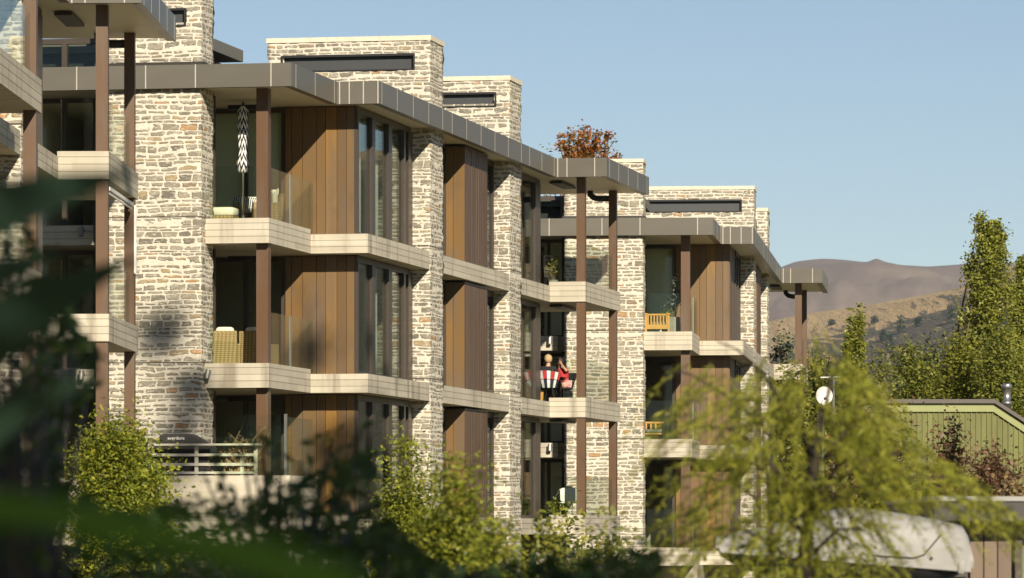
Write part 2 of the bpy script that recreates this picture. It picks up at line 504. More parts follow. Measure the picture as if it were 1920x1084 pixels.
def module(label, loc, phi, dz, bmin=None, variant='', levels=(0, 1, 2)):
    """One building of the terrace. Local x runs along its short front faces, y along its long side towards the lake end."""
    root = empty('apartment_building', (loc[0], loc[1], dz), -phi, label, 'building', 'stepped apartment buildings')
    full = bmin is None
    b_lo = -99 if full else bmin
    # ---- stone walls
    zb = -1.6
    if full:
        w = stone_block('stone_wall', -4.97, -2.70, -4.30, -3.20, zb, TOP, root, hole=(-4.6, -3.06, 13.14, 13.48))
        MB().box(-5.0, -2.67, -4.33, -3.17, TOP - .002, TOP + .10).build('coping', M['coping'], w)
        slot(w, -4.30, -4.62, -3.02, 13.11, 13.50)
        w = stone_block('stone_wall', -3.93, .0, 6.63, 8.17, zb, TOP, root, hole=(-3.56, -.40, 13.22, 13.56))
        MB().box(-3.96, .03, 6.60, 8.20, TOP - .002, TOP + .11).build('coping', M['coping'], w)
        slot(w, 6.63, -3.60, -.36, 13.19, 13.58)
    w = stone_block('stone_wall', -3.9, .0, 16.49, 18.09, zb, TOP, root, hole=(-3.5, -.38, 13.24, 13.56))
    MB().box(-3.93, .03, 16.46, 18.12, TOP - .002, TOP + .11).build('coping', M['coping'], w)
    slot(w, 16.49, -3.54, -.34, 13.21, 13.58)
    # ---- floor slabs with the raised balcony edges
    for k in range(3):
        s = MB()
        s.prism(slab_poly(bmin, 0), FB[k], FL[k])
        up = FL[k] + .105
        if full:
            s.box(-2.72, -1.30, -3.89, -3.66, FL[k], up)
            s.box(-1.53, -1.30, -3.66, -.02, FL[k], up)
        s.box(-.02, .97, 22.19, 22.40, FL[k], up)
        s.box(.76, .97, 22.40, 27.75, FL[k], up)
        s.build('balcony_slab', M['concrete'], root)
    # ---- roof: soffit slab, fascia panels, joints
    if full:
        out = [(-8, -4.47), (-.66, -4.47), (-.66, -.20), (.30, -.20)]
    else:
        out = [(-8, bmin), (.30, bmin)]
    out += [(.30, 21.51), (1.67, 21.51), (1.67, 28.47), (-8, 28.47)]
    ins = .16
    poly = [(x - (ins if x > -7 else 0), y) for x, y in out]
    poly = [(x, y + ins if y in (-4.47, -.20, 21.51) else (y - ins if y == 28.47 else y)) for x, y in poly]
    MB().prism(poly, SOF, F1 - .05, 0, 1).build('roof', [M['groove'], M['soffit']], root)
    fa, jo = MB(), MB()
    th = .05
    runs = []
    if full:
        runs += [('y', -4.47, -8, -.66, [-6.9, -5.4, -3.87, -2.77, -1.11]), ('x', -.66, -4.47, -.20, [-4.07, -2.29, -.45]),
                 ('y', -.20, -.66, .30, [-.60, -.38, -.06, .27]),
                 ('x', .30, -.20, 21.51, [.07, 1.67, 3.39, 5.09, 6.67, 7.79, 9.51, 11.29, 13.05, 14.79, 16.55, 17.69, 19.42, 21.2])]
    else:
        runs += [('x', .30, bmin, 21.51, [13.05, 14.79, 16.55, 17.69, 19.42, 21.2])]
    runs += [('y', 21.51, .30, 1.67, [.34, .59, 1.34]), ('x', 1.67, 21.51, 28.47, [21.93, 23.38, 24.95, 26.55, 28.11])]
    for ax, fx, u0, u1, js in runs:
        ed = [u0] + [j for j in js if u0 < j < u1] + [u1]
        for i, (a, b) in enumerate(zip(ed[:-1], ed[1:])):
            g = .008
            a2 = a + (g if i else 0); b2 = b - (g if i < len(ed) - 2 else 0)
            if ax == 'y': fa.box(a2, b2 - (th if i == len(ed) - 2 and fx < 0 else 0), fx, fx + th, F0, F1)
            else: fa.box(fx - th, fx, a2 + (.001 if i == 0 else 0), b2, F0, F1)
            if i:
                if ax == 'y': jo.box(a - .012, a + .012, fx - .003, fx + th - .004, F0 + .003, F1 + .002)
                else: jo.box(fx - th + .004, fx + .003, a - .013, a + .013, F0 + .003, F1 + .002)
        # returned underside of the fascia and the capping
        if ax == 'y': fa.box(u0 + .07, u1 - .07, fx + th, fx + ins + .02, F0, F0 + .03)
        else: fa.box(fx - ins - .02, fx - th, u0 + .07, u1 - .07, F0, F0 + .03)
    fa.add(jo.v, jo.f, 1)
    fa.build('roof_fascia', [M['fascia'], M['joint']], root)
    # flashing at the foot of the chimney-like walls above the roof, and the set-back clerestory roof
    for bx_ in (((-5.03, -2.64, -4.36, -3.14), (-4.0, .06, 6.57, 8.23)) if full else ()) + ((-3.96, .06, 16.43, 18.15),):
        MB().box(*bx_, F1 - .04, F1 + .075).build('flashing', M['groove'], root)
    if full:
        frame_window('clerestory_window', root, 'y', -3.3, -8.0, -5.05, F1 - .02, 13.0, mull=(-6.0,), fw=.12)
        MB().box(-8, -2.75, -3.0, -.4, 12.72, 12.98).build('clerestory_roof', M['fascia'], root)
        MB().box(-7.9, -3.3, -2.7, 6.4, F1 - .03, 12.72).build('clerestory_wall', M['black'], root)
    # ---- core walls inside
    core = MB()
    y0 = 3.6 if full else bmin
    core.box(-7.6, -4.2, y0, 22.6, 0, SOF)
    if full:
        core.box(-7.9, -7.6, -2.2, 3.6, 0, SOF)
    core.build('inner_wall', M['plaster'], root)
    for yy in ((2.8, 8.3, 15.5) if full else (15.5,)):
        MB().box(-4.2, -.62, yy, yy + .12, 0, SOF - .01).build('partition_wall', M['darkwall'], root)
    endw = MB(); endw.box(-8, -.55, 22.92, 23.05, 0, SOF - .02); endw.build('end_wall', M['timber_dark'], root)
    # ---- per storey
    for k in levels:
        z0 = FL[k]
        z1 = FB[k + 1] if k < 2 else SOF
        if full:
            # front balcony: post, glazing, glass balustrade, heater
            MB().box(-1.64, -1.38, -3.64, -3.38, z0 + .1, z1 - (.0 if k < 2 else .0)).build('post', M['post'], root)
            frame_window('sliding_door', root, 'y', .82, -4.2, -2.07, z0, z1 - .02, mull=(-3.0,), fw=.10, depth=.10, panemat=M['balglass'])
            MB().box(-6.0, -4.2, .7, .95, z0, z1).build('balcony_wall', M['plaster'], root)
            if k == 2: MB().box(-4.1, -2.1, .98, .99, z0 + .05, z1 - .1).build('roller_blind', M['blind'], root)
            MB().box(-2.95, -2.0, -1.0, -.85, z1 - .20, z1 - .10).build('heater', M['black'], root)
            b = MB()
            b.box(-2.62, -1.66, -3.80, -3.785, z0 + .1, z0 + 1.22)
            b.build('glass_balustrade', M['balglass'], root)
            b = MB()
            b.box(-1.425, -1.41, -3.32, -1.45, z0 + .1, z0 + 1.22); b.box(-1.425, -1.41, -1.40, .66, z0 + .1, z0 + 1.22)
            b.build('glass_balustrade', M['balglass'], root)
            MB().box(-1.432, -1.403, -1.44, -1.41, z0 + .1, z0 + 1.22).build('balustrade_post', M['steel'], root)
            # timber box on the front
            ed = [-2.06, -1.92, -1.66, -1.34, -1.13, -.87, -.65, -.47]
            boards(root, 'timber_cladding', 'y', .70, ed, z0 - .0 + (.02 if k else 0), z1 - .02, M['timber_gold'], th=.05)
            MB().box(-2.02, -.52, .76, 1.2, z0, z1 - .03).build('cladding_backing', M['groove'], root)
            # windows along the side
            if variant == 'ribs':
                ed = [.72 + .245 * i for i in range(13)]
                boards(root, 'timber_cladding', 'x', -.44, ed, z0 + .01, z1 - .02, M['timber_dark'], th=.06, gap=.03)
                MB().box(-.9, -.51, .76, 3.66, z0, z1 - .03).build('cladding_backing', M['groove'], root)
                frame_window('tall_window', root, 'x', -.46, 3.7, 6.55, z0 + .02, z1 - .02, mull=((5.0, 5.15),), fw=.12, depth=.12)
            else:
                mb = MB()
                zt = z1 - .02
                for a, b_ in ((.70, .80), (2.16, 2.48), (3.90, 4.22), (5.55, 5.72), (6.04, 6.34)):
                    mb.box(-.53, -.385, a, b_, z0 + .02, zt - .13)
                mb.box(-.535, -.40, .70, 6.34, zt - .13, zt)
                mb.box(-.535, -.395, .80, 6.04, z0 + .01, z0 + .085)
                mb.box(-.54, -.41, 6.34, 6.60, z0 + .01, zt - .13)
                fr = mb.build('window', M['frame'], root)
                g = MB()
                for a, b_ in ((.80, 2.16), (2.48, 3.90), (4.22, 5.55), (5.72, 6.04)):
                    g2 = MB(); g2.box(-.472, -.45, a - .01, b_ + .01, z0 + .07, zt - .12); g2.build('pane', M['pane'], fr)
                # sheer curtains behind the glass
                cv = MB()
                n = 70
                rows = [(.86, 2.5)] if k != 1 else [(2.6, 3.8)]
                if k == 2: rows = [(.86, 2.1), (2.5, 3.9)]
                for a, b_ in rows:
                    vs, fs = [], []
                    for i in range(n + 1):
                        yy = a + (b_ - a) * i / n
                        xx = -.68 + .035 * math.sin(i * 1.1) + .01 * math.sin(i * 2.7)
                        vs += [(xx, yy, z0 + .05), (xx, yy, z1 - .15), (xx - .006, yy, z0 + .05), (xx - .006, yy, z1 - .15)]
                    for i in range(n):
                        q = i * 4
                        fs += [(q, q + 4, q + 5, q + 1), (q + 2, q + 3, q + 7, q + 6)]
                    cv.add(vs, fs)
                if k > 0: cv.build('curtain', M['curtain'], root)
            # second timber box
            ed = [-1.1, -.74, -.52, -.39, -.10]
            frame_window('side_window', root, 'x', -.62, 8.2, 11.2, z0 + .02, z1 - .02, mull=(9.7,), fw=.1)
            boards(root, 'timber_cladding', 'y', 11.22, [-.62, -.385, -.105], z0 + .02, z1 - .08, M['timber_gold'], th=.05)
            ed = [11.23 + .29 * i for i in range(11)]
            boards(root, 'timber_cladding', 'x', -.10, ed, z0 + .02, z1 - .08, M['timber_dark'], th=.06, gap=.045)
            bk = MB(); bk.box(-.9, -.155, 11.28, 14.10, z0, z1 - .04)
            bk.build('cladding_backing', M['groove'], root)
            MB().box(-.75, -.09, 11.21, 14.13, z1 - .08, z1 - .045).build('cladding_cap', M['frame'], root)
            frame_window('side_window', root, 'x', -.46, 14.15, 16.5, z0 + .02, z1 - .02, mull=(15.3,), fw=.14)
        # end-bay window wall
        mb = MB()
        zt = z1 - .02
        mb.box(-.53, -.395, 18.1, 18.5, z0 + .02, zt - .12); mb.box(-.54, -.385, 22.18, 22.9, z0 + .02, zt - .12)
        mb.box(-.535, -.40, 18.1, 22.9, zt - .12, zt); mb.box(-.535, -.40, 18.5, 22.18, z0 + .01, z0 + .09)
        mb.box(-.525, -.405, 20.2, 20.28, z0 + .09, zt - .12)
        fr = mb.build('window', M['frame'], root)
        MB().box(-.472, -.45, 18.45, 22.2, z0 + .07, zt - .11).build('pane', M['pane'], fr)
        # sheer blind behind it
        MB().box(-.74, -.735, 19.2, 22.1, z0 + .05, z1 - .12).build('roller_blind', M['curtain'], root)
        # end balcony posts and glass
        MB().box(.715, .945, 22.24, 22.47, z0 + .1, z1).build('post', M['post'], root)
        MB().box(.74, .95, 27.20, 27.42, z0 + .1, z1).build('post', M['post'], root)
        b = MB(); b.box(.845, .86, 22.52, 24.85, z0 + .1, z0 + 1.15); b.box(.845, .86, 24.9, 27.15, z0 + .1, z0 + 1.15)
        b.build('glass_balustrade', M['balglass'], root)
        b = MB(); b.box(.05, .70, 22.28, 22.295, z0 + .1, z0 + 1.15); b.build('glass_balustrade', M['balglass'], root)
        # ceiling fittings
        MB().box(-.2, .15, 23.2, 25.3, z1 - .09, z1 - .03).build('ceiling_heater', M['groove'], root)
        if full and k > 0:
            # wall spotlight on the slab left of the first stone wall
            sp = MB(); zz = FB[k] + .33
            sp.tube([(-5.42, -3.9, zz - .02), (-5.42, -4.02, zz - .02)], .045, 10)
            sp.tube([(-5.42, -4.02, zz + .05), (-5.42, -4.06, zz - .15)], .06, 12)
            sp.build('wall_light', M['lamp'], root)
        # recessed dark glazing left of the first stone wall
        if full:
            frame_window('corner_window', root, 'y', -2.3, -7.6, -2.9, z0, z1 - .02, mull=(-6.3, -5.6, -4.4), fw=.1)
    if full:
        MB().box(-5.15, -4.98, -3.15, -2.35, 0, SOF - .01).build('reveal', M['groove'], root)
    # rainwater elbow under the roof by the end post
    el = MB()
    el.tube([(.20, 27.3, SOF), (.20, 27.3, SOF - .10), (.30, 27.3, SOF - .19), (.45, 27.3, SOF - .22), (.78, 27.3, SOF - .22)], .085, 10)
    el.build('downpipe_elbow', M['black'], root, True)
    # basement front under the lowest slab
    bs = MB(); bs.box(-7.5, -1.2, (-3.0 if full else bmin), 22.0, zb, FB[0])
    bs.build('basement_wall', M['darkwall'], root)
    return root


class Frame:
    def __init__(s, xv, anchor_px, d, da=0.0, db=0.0):
        s.phi = math.atan((xv - CX) / FPX)
        s.c, s.s = math.cos(s.phi), math.sin(s.phi)
        x = (anchor_px - CX) / FPX * d
        s.ox = x - (da * s.c + db * s.s)
        s.oy = d - (-da * s.s + db * s.c)

    def w(s, a, b, z=0.0):
        return Vector((s.ox + a * s.c + b * s.s, s.oy - a * s.s + b * s.c, z))


FRB = Frame(2660, 690, 104.1)
FRA = Frame(1150, 204, 89.7, .97, 22.19)
FRC = Frame(1815, 1394, 139.5)
FRZ = Frame(1160, 78, 75.5, .97, 27.75)
DZ = {'A': .54, 'B': 0.0, 'C': -.90, 'Z': .52}

bB = module('main stone and timber apartment building in the middle of the view with two chimney-like walls', FRB.w(0, 0), FRB.phi, DZ['B'])
bC = module('farther stone apartment building on the right before the hills', FRC.w(0, 0), FRC.phi, DZ['C'], variant='ribs')
bA = module('stone apartment building at the upper left whose cantilevered corner roof reflects the sky', FRA.w(0, 0), FRA.phi, DZ['A'], bmin=12.0)
bZ = module('nearest apartment building at the left edge, only its end post and slab corner showing', FRZ.w(0, 0), FRZ.phi, DZ['Z'], bmin=12.0)

# awning rails under one balcony of the left building
aw = MB()
aw.bar((.92, 22.6, 8.33), (.92, 26.9, 8.33), .07); aw.bar((.92, 22.6, 8.24), (.92, 26.9, 8.24), .03)
aw.bar((.97, 27.16, 8.33), (.97, 27.16, 6.95), .05)
aw.build('awning_rail', M['white'], bA)

# ground floor terrace of the main building: board-marked parapet, glass screens
t = MB()
t.box(-6.0, .02, -7.45, -7.23, 2.0, 3.45); t.box(-.20, .02, -7.23, -4.9, 2.0, 3.45)
t.box(-6.0, -.2, -7.23, -4.2, 2.0, 2.66)
t.build('terrace_parapet', M['concrete'], bB)
t = MB(); t.box(-1.62, -.01, -7.35, -7.335, 3.45, 4.70); t.build('glass_screen', M['balglass'], bB)
t = MB(); t.box(-1.62, -.3, -6.4, -6.385, 2.66, 4.50); t.build('glass_screen', M['balglass'], bB)
t = MB(); t.box(-.09, -.075, -7.2, -4.95, 3.45, 4.66); t.build('glass_screen', M['balglass'], bB)
MB().box(-.12, -.06, -7.35, -7.30, 3.45, 4.72).build('balustrade_post', M['steel'], bB)
# spotlight on the slab below the wicker chairs
sp = MB()
zz = FB[1] + .32
sp.tube([(-2.62, -3.9, zz), (-2.62, -4.02, zz)], .045, 10); sp.tube([(-2.6, -4.02, zz + .06), (-2.63, -4.06, zz - .13)], .065, 12)
sp.build('wall_light', M['lamp'], bB)
# ------------------------------------------------------------------ ground and hills
def ground_mat():
    t = NT('dry_grass_ground')
    o = t.obj()
    a = t.noise(o, .05, 5.0); b = t.noise(o, 1.2, 4.0)
    c = t.mix(a.outputs[0], (.20, .19, .10), (.36, .31, .19))
    c = t.mix(t.math('MULTIPLY', b.outputs[0], .5), c, (.16, .14, .09))
    return t.done(t.bsdf(c, .95, 0, .1, t.bump(b.outputs[0], .6, .1)))


g = MB()
N = 24
xs = [-6500 + 13000 * i / N for i in range(N + 1)]
ys = [-2500 + 13500 * i / N for i in range(N + 1)]
g.add([(x, y, 0) for y in ys for x in xs], [(j * (N + 1) + i, j * (N + 1) + i + 1, (j + 1) * (N + 1) + i + 1, (j + 1) * (N + 1) + i) for j in range(N) for i in range(N)])
tag(g.build('ground', ground_mat()), kind='structure')


def vnoise(x, y, seed):
    """smooth value noise on numpy arrays"""
    xi, yi = np.floor(x), np.floor(y)
    xf, yf = x - xi, y - yi
    xf = xf * xf * (3 - 2 * xf); yf = yf * yf * (3 - 2 * yf)

    def h(a, b):
        s = np.sin(a * 127.1 + b * 311.7 + seed * 74.7) * 43758.5453
        return s - np.floor(s)
    return (h(xi, yi) * (1 - xf) + h(xi + 1, yi) * xf) * (1 - yf) + (h(xi, yi + 1) * (1 - xf) + h(xi + 1, yi + 1) * xf) * yf


def fbm(x, y, seed, oct=5):
    r, a, s = 0, .5, 0
    for i in range(oct):
        r = r + a * vnoise(x * 2 ** i, y * 2 ** i, seed + i * 13); s += a; a *= .5
    return r / s


def hill(name, ridge, d0, d1, d2, nu, nv, relief, mat, power, seed):
    """terrain between distance d0 (foot), d1 (ridge) and d2 (falling away behind)"""
    px = np.linspace(ridge[0][0], ridge[-1][0], nu)
    ry = np.interp(px, [p[0] for p in ridge], [p[1] for p in ridge])
    k = np.array([1, 2, 1]) / 4.
    for _ in range(3): ry[1:-1] = np.convolve(ry, k, 'valid')
    rs = ry.copy()
    for _ in range(900): rs[1:-1] = np.convolve(rs, k, 'valid')
    ang = (px - CX) / FPX
    zr = CAMZ + (HY - rs) / FPX * d1
    crest = (rs - ry) / FPX * d1
    tv = np.concatenate([np.linspace(0, 1, nv), np.linspace(1, 2, 6)[1:]])
    V, tt = [], []
    for t in tv:
        d = d0 + (d1 - d0) * t if t <= 1 else d1 + (d2 - d1) * (t - 1)
        h = zr * (t ** power) if t <= 1 else zr * (1 - (t - 1) ** 1.2 * .8)
        h = h + crest * (t ** 14 if t <= 1 else max(0, 2 - t) ** 3)
        x = ang * d
        rel = (fbm(x / 420.0, np.full_like(x, d / 900.0), seed) - .5) * relief * 2
        rel += -np.abs(fbm(x / 260.0 + d / 700.0, np.full_like(x, d / 1500.0), seed + 5) - .5) * relief * 1.6
        env = np.clip(t, 0, 1) * np.clip((1.0 - t) * 4, 0, 1) if t <= 1 else 0
        V.append(np.stack([x, np.full_like(x, d), np.maximum(h + rel * env, -.9 if t > 0 else -.9)], 1))
        tt.append(np.full(nu, t))
    V = np.concatenate(V)
    nvt = len(tv)
    i = np.arange(nu - 1)
    Q = np.concatenate([np.stack([j * nu + i, j * nu + i + 1, (j + 1) * nu + i + 1, (j + 1) * nu + i], 1) for j in range(nvt - 1)])
    o = np_mesh(name, V, Q, mat, None, True)
    at_ = o.data.attributes.new('zone', 'FLOAT', 'POINT')
    at_.data.foreach_set('value', np.concatenate(tt).astype(np.float32))
    return tag(o, kind='structure')


def near_hill_mat():
    t = NT('tussock_and_scrub')
    o = t.obj()
    zone = t.n('Attribute', attribute_name='zone').outputs['Fac']
    sx = t.n('SeparateXYZ', {0: o})
    # bearing in degrees-like units: where along the slope we are
    be = t.math('MINIMUM', t.math('DIVIDE', sx.outputs[0], sx.outputs[1]), .13)
    a = t.noise(t.mapping(o, (1 / 75, 1 / 420, 0)), 1.0, 5.0, .6)
    b = t.noise(t.mapping(o, (1 / 7, 1 / 75, 0)), 1.0, 4.0, .7)
    c = t.noise(t.mapping(o, (1 / 40, 1 / 330, 0), (4, 2, 0)), 1.0, 6.0, .65)
    grass = t.mix(c.outputs[0], (.30, .20, .10), (.56, .41, .22))
    grass = t.mix(t.math('MULTIPLY', b.outputs[0], .35), grass, (.30, .24, .13))
    scrub = t.mix(b.outputs[0], (.045, .045, .033), (.15, .13, .095))
    # scrub grows in the gullies lower down and towards the right
    f = t.math('SUBTRACT', t.math('MULTIPLY', a.outputs[0], 1.1), t.math('MULTIPLY', zone, 1.25))
    f = t.math('ADD', f, t.math('MULTIPLY', be, 5.5))
    f = t.math('ADD', f, t.math('MULTIPLY', t.math('SUBTRACT', b.outputs[0], .5), 1.5))
    m = t.smooth(f, .01, .15)
    col = t.mix(m, grass, scrub)
    return t.done(t.bsdf(col, .95, 0, .1, t.bump(b.outputs[0], .8, 6.0)))


def far_hill_mat():
    t = NT('far_tussock_hill')
    o = t.obj()
    a = t.noise(t.mapping(o, (1 / 900, 1 / 2500, 1 / 260)), 1.0, 6.0, .6)
    b = t.noise(t.mapping(o, (1 / 160, 1 / 900, 1 / 60)), 1.0, 5.0, .6)
    c = t.mix(a.outputs[0], (.10, .075, .062), (.24, .185, .145))
    c = t.mix(t.math('MULTIPLY', t.smooth(b.outputs[0], .45, .75), .5), c, (.26, .20, .14))
    return t.done(t.bsdf(c, .95, 0, .05, t.bump(a.outputs[0], .9, 40.0)))


near_ridge = [(-2600, 760), (800, 700), (1300, 640), (1440, 603), (1530, 585), (1600, 577), (1680, 562), (1750, 550), (1800, 539), (1850, 522),
              (1920, 503), (2300, 440), (3000, 360), (4000, 250), (5500, 180), (7500, 260)]
far_ridge = [(-2600, 600), (900, 560), (1400, 530), (1460, 503), (1490, 491), (1520, 487), (1545, 485), (1580, 487), (1616, 491), (1628, 492), (1643, 483), (1658, 491), (1690, 497),
             (1740, 500), (1800, 496), (1860, 494), (1920, 496), (2300, 470), (3000, 500), (5500, 520)]
hill('near_hill', near_ridge, 1150, 3300, 4300, 1400, 110, 40, near_hill_mat(), .8, 3)
hill('far_hill', far_ridge, 4500, 9000, 10500, 2000, 80, 190, far_hill_mat(), .72, 9)

# the air between: fading of the hills
def haze_mat():
    m = bpy.data.materials.new('haze_air'); m.use_nodes = True
    nt = m.node_tree; nt.nodes.clear()
    o = nt.nodes.new('ShaderNodeOutputMaterial'); v = nt.nodes.new('ShaderNodeVolumePrincipled')
    v.inputs['Color'].default_value = (.78, .86, 1.0, 1)
    v.inputs['Density'].default_value = 3.0e-5
    v.inputs['Anisotropy'].default_value = 0.0
    nt.links.new(v.outputs[0], o.inputs['Volume'])
    return m


HAZE = True
if HAZE:
    hz = MB(); hz.box(-6900, 6900, -2900, 11400, -3, 760)
    tag(hz.build('haze', haze_mat()), kind='stuff')


# rounded dark trees standing on the slope of the near hill
bpy.context.view_layer.update()
HILL = bpy.data.objects['near_hill']


def on_hill(px, py):
    o = Vector((0, 0, CAMZ)); d = (at(px, py, 100.0) - o).normalized()
    ok, loc, nrm, idx = HILL.ray_cast(o, d)
    return loc if ok else None
# ------------------------------------------------------------------ leaves, crowns, trees
def leaf_quads(C, L, W, up=.3, fold=.25, droop=0.0, dirs=None):
    """folded diamond leaves centred at C"""
    n = len(C)
    if dirs is None:
        d = rng.normal(size=(n, 3)); d[:, 2] = d[:, 2] * .6 - droop
    else:
        d = dirs + rng.normal(size=(n, 3)) * .25
    d /= np.linalg.norm(d, axis=1, keepdims=True) + 1e-9
    nn = rng.normal(size=(n, 3)); nn[:, 2] = np.abs(nn[:, 2]) + up
    nn -= d * (nn * d).sum(1, keepdims=True)
    nn /= np.linalg.norm(nn, axis=1, keepdims=True) + 1e-9
    s = np.cross(d, nn)
    l = (L * rng.uniform(.65, 1.3, n))[:, None] / 2
    w = (W * rng.uniform(.7, 1.25, n))[:, None] / 2
    V = np.stack([C - d * l, C + s * w + nn * w * fold, C + d * l, C - s * w + nn * w * fold], 1).reshape(-1, 3)
    Q = np.arange(4 * n).reshape(n, 4)
    return V, Q


def ellipsoid_points(n, c, r, shell=.55):
    p = rng.normal(size=(n, 3)); p /= np.linalg.norm(p, axis=1, keepdims=True)
    rad = rng.uniform(shell ** 3, 1, n) ** (1 / 3)
    return np.array(c) + p * rad[:, None] * np.array(r)


LEAF = {
    'poplar': leaf_mat('poplar_leaf', [(.15, .18, .025), (.26, .27, .04), (.36, .34, .06), (.19, .22, .03)], .35, bscale=1.3, bmix=.45),
    'broad': leaf_mat('broad_leaf', [(.10, .13, .022), (.19, .21, .034), (.30, .28, .05), (.12, .15, .025)], .35, bscale=1.1, bmix=.5),
    'hedge': leaf_mat('hedge_leaf', [(.14, .16, .024), (.24, .24, .034), (.33, .31, .05)], .35, bscale=1.1, bmix=.5),
    'dark': leaf_mat('dark_conifer_leaf', [(.025, .04, .016), (.05, .065, .022), (.035, .05, .02)], .1),
    'bluegreen': leaf_mat('blue_green_leaf', [(.03, .05, .035), (.055, .075, .055)], .1),
    'sunny': leaf_mat('bright_shrub_leaf', [(.12, .17, .018), (.26, .30, .028), (.44, .42, .05), (.34, .35, .03), (.07, .10, .015)], .4, bscale=2.2, bmix=.8),
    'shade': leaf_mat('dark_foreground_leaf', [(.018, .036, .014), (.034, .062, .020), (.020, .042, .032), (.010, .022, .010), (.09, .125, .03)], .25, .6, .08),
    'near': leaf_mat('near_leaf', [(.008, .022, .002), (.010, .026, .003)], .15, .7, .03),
    'fern': leaf_mat('feathery_needle', [(.31, .35, .03), (.46, .46, .045), (.60, .55, .08), (.17, .21, .028)], .5, bscale=6.5, bmix=.75),
    'brown': leaf_mat('purple_brown_leaf', [(.11, .05, .035), (.18, .085, .05), (.22, .13, .07), (.08, .045, .028)], .15),
    'autumn': leaf_mat('autumn_leaf', [(.38, .07, .025), (.46, .16, .03), (.17, .15, .03), (.34, .12, .025), (.44, .12, .025)], .35),
    'olive': leaf_mat('grey_green_leaf', [(.13, .16, .12), (.22, .25, .20), (.07, .10, .06)], .2),
    'flower': plain('white_blossom', (.7, .68, .6), .8),
    'dry': leaf_mat('dry_twig_leaf', [(.26, .17, .08), (.34, .24, .12)], .2),
}
BARK = plain('grey_brown_bark', (.10, .075, .05), .9, var=.4, vscale=12, bump=.5)
BARKD = plain('dark_bark', (.035, .025, .016), .9, var=.3, vscale=15)


def plant(name, label, cat, base, clumps, leaf, mat, trunk_r=.08, group=None, per=26, sub=40, spread=.28, up=.3, droop=0.0, limbs=10, bark=None, aspect=.55, extra=None, taper=False):
    """clumps: (offset from base, radii, share). Crown of leaf-sized faces in many sub-clusters, trunk with limbs reaching into it."""
    root = empty(name, base, 0, label, cat, group)
    P, hubs = [], []
    for off, rad, share in clumps:
        k = max(3, int(sub * share))
        H = ellipsoid_points(k, off, rad)
        hubs.append(H)
        sz = spread * rng.uniform(.6, 1.4, k) * (min(1.0, max(.5, max(rad[:2]) / .55)) if taper else 1.0)
        cnt = per
        pts = np.repeat(H, cnt, 0) + rng.normal(size=(k * cnt, 3)) * np.repeat(sz, cnt)[:, None] * np.array([1, 1, .75])
        P.append(pts)
    P = np.concatenate(P); H = np.concatenate(hubs)
    P = P[P[:, 2] > .05]
    V, Q = leaf_quads(P, leaf, leaf * aspect, up, droop=droop)
    np_mesh('crown', V, Q, mat, root)
    tm = MB()
    top = max(H[:, 2]) * .75
    px_, py_ = H[:, 0].mean(), H[:, 1].mean()
    trunk = [(0, 0, -.1), (px_ * .2, py_ * .2, top * .3), (px_ * .7, py_ * .7, top * .65), (px_, py_, top)]
    tm.tube(trunk, [trunk_r, trunk_r * .8, trunk_r * .5, trunk_r * .15], 7)
    for h in H[rng.permutation(len(H))[:limbs]]:
        t = rng.uniform(.2, .8)
        z0 = min(top * t, h[2] * .7)
        f = float(np.interp(z0 / max(top, 1e-3), [0, .3, .65, 1], [0, .2, .7, 1]))
        s = Vector((px_ * f, py_ * f, z0)); e = Vector(h)
        m = (s + e) / 2 + Vector(rng.normal(size=3) * .06 * (e - s).length)
        tm.tube([s, m, e], [trunk_r * .35, trunk_r * .22, trunk_r * .06], 5)
    tm.build('trunk', bark or BARK, root, True)
    if extra is not None:
        extra(root, H)
    return root


def gz(v, z=0.0):
    return Vector((v.x, v.y, z))


# ---- poplars: tall narrow crowns
def poplar(px, top, d, width_px, label, n=24, low=None, leaf=.10, name='poplar_tree'):
    p = at(px, top, d)
    h = p.z
    w = width_px / 2 / FPX * d
    cl = []
    zz = .06
    z_lo = h * .12
    for i in range(n):
        f = (i + .5) / n
        z = z_lo + (h - z_lo) * f * .97
        r = w * (.10 + 1.05 * (1 - f) ** .62) * (1 if f > .12 else .75)
        cl.append(((rng.normal() * .06 * w, rng.normal() * .06 * w, z), (r, r, (h - z_lo) / n * 1.1), 1.0))
        if rng.random() < .6:
            a = rng.uniform(0, 6.28)
            cl.append(((math.cos(a) * r * .9, math.sin(a) * r * .9, z + .3), (r * .25, r * .25, (h - z_lo) / n * 1.5), .45))
    return plant(name, label, 'tree', gz(p), cl, leaf, LEAF['poplar'], .16, None, per=22, sub=38, spread=.17, limbs=40, aspect=.7, taper=True)


poplar(1852, 410, 130, 175, 'tall pointed poplar rising above the hills near the right edge', 30)
poplar(1914, 478, 138, 95, 'slimmer poplar cut by the right edge of the picture', 24)
poplar(1610, 600, 165, 44, 'small slim poplar standing before the scrubby hillside', 12, leaf=.12)
poplar(1592, 618, 168, 34, 'shortest poplar, tucked against the left side of the small slim one', 10, leaf=.12)


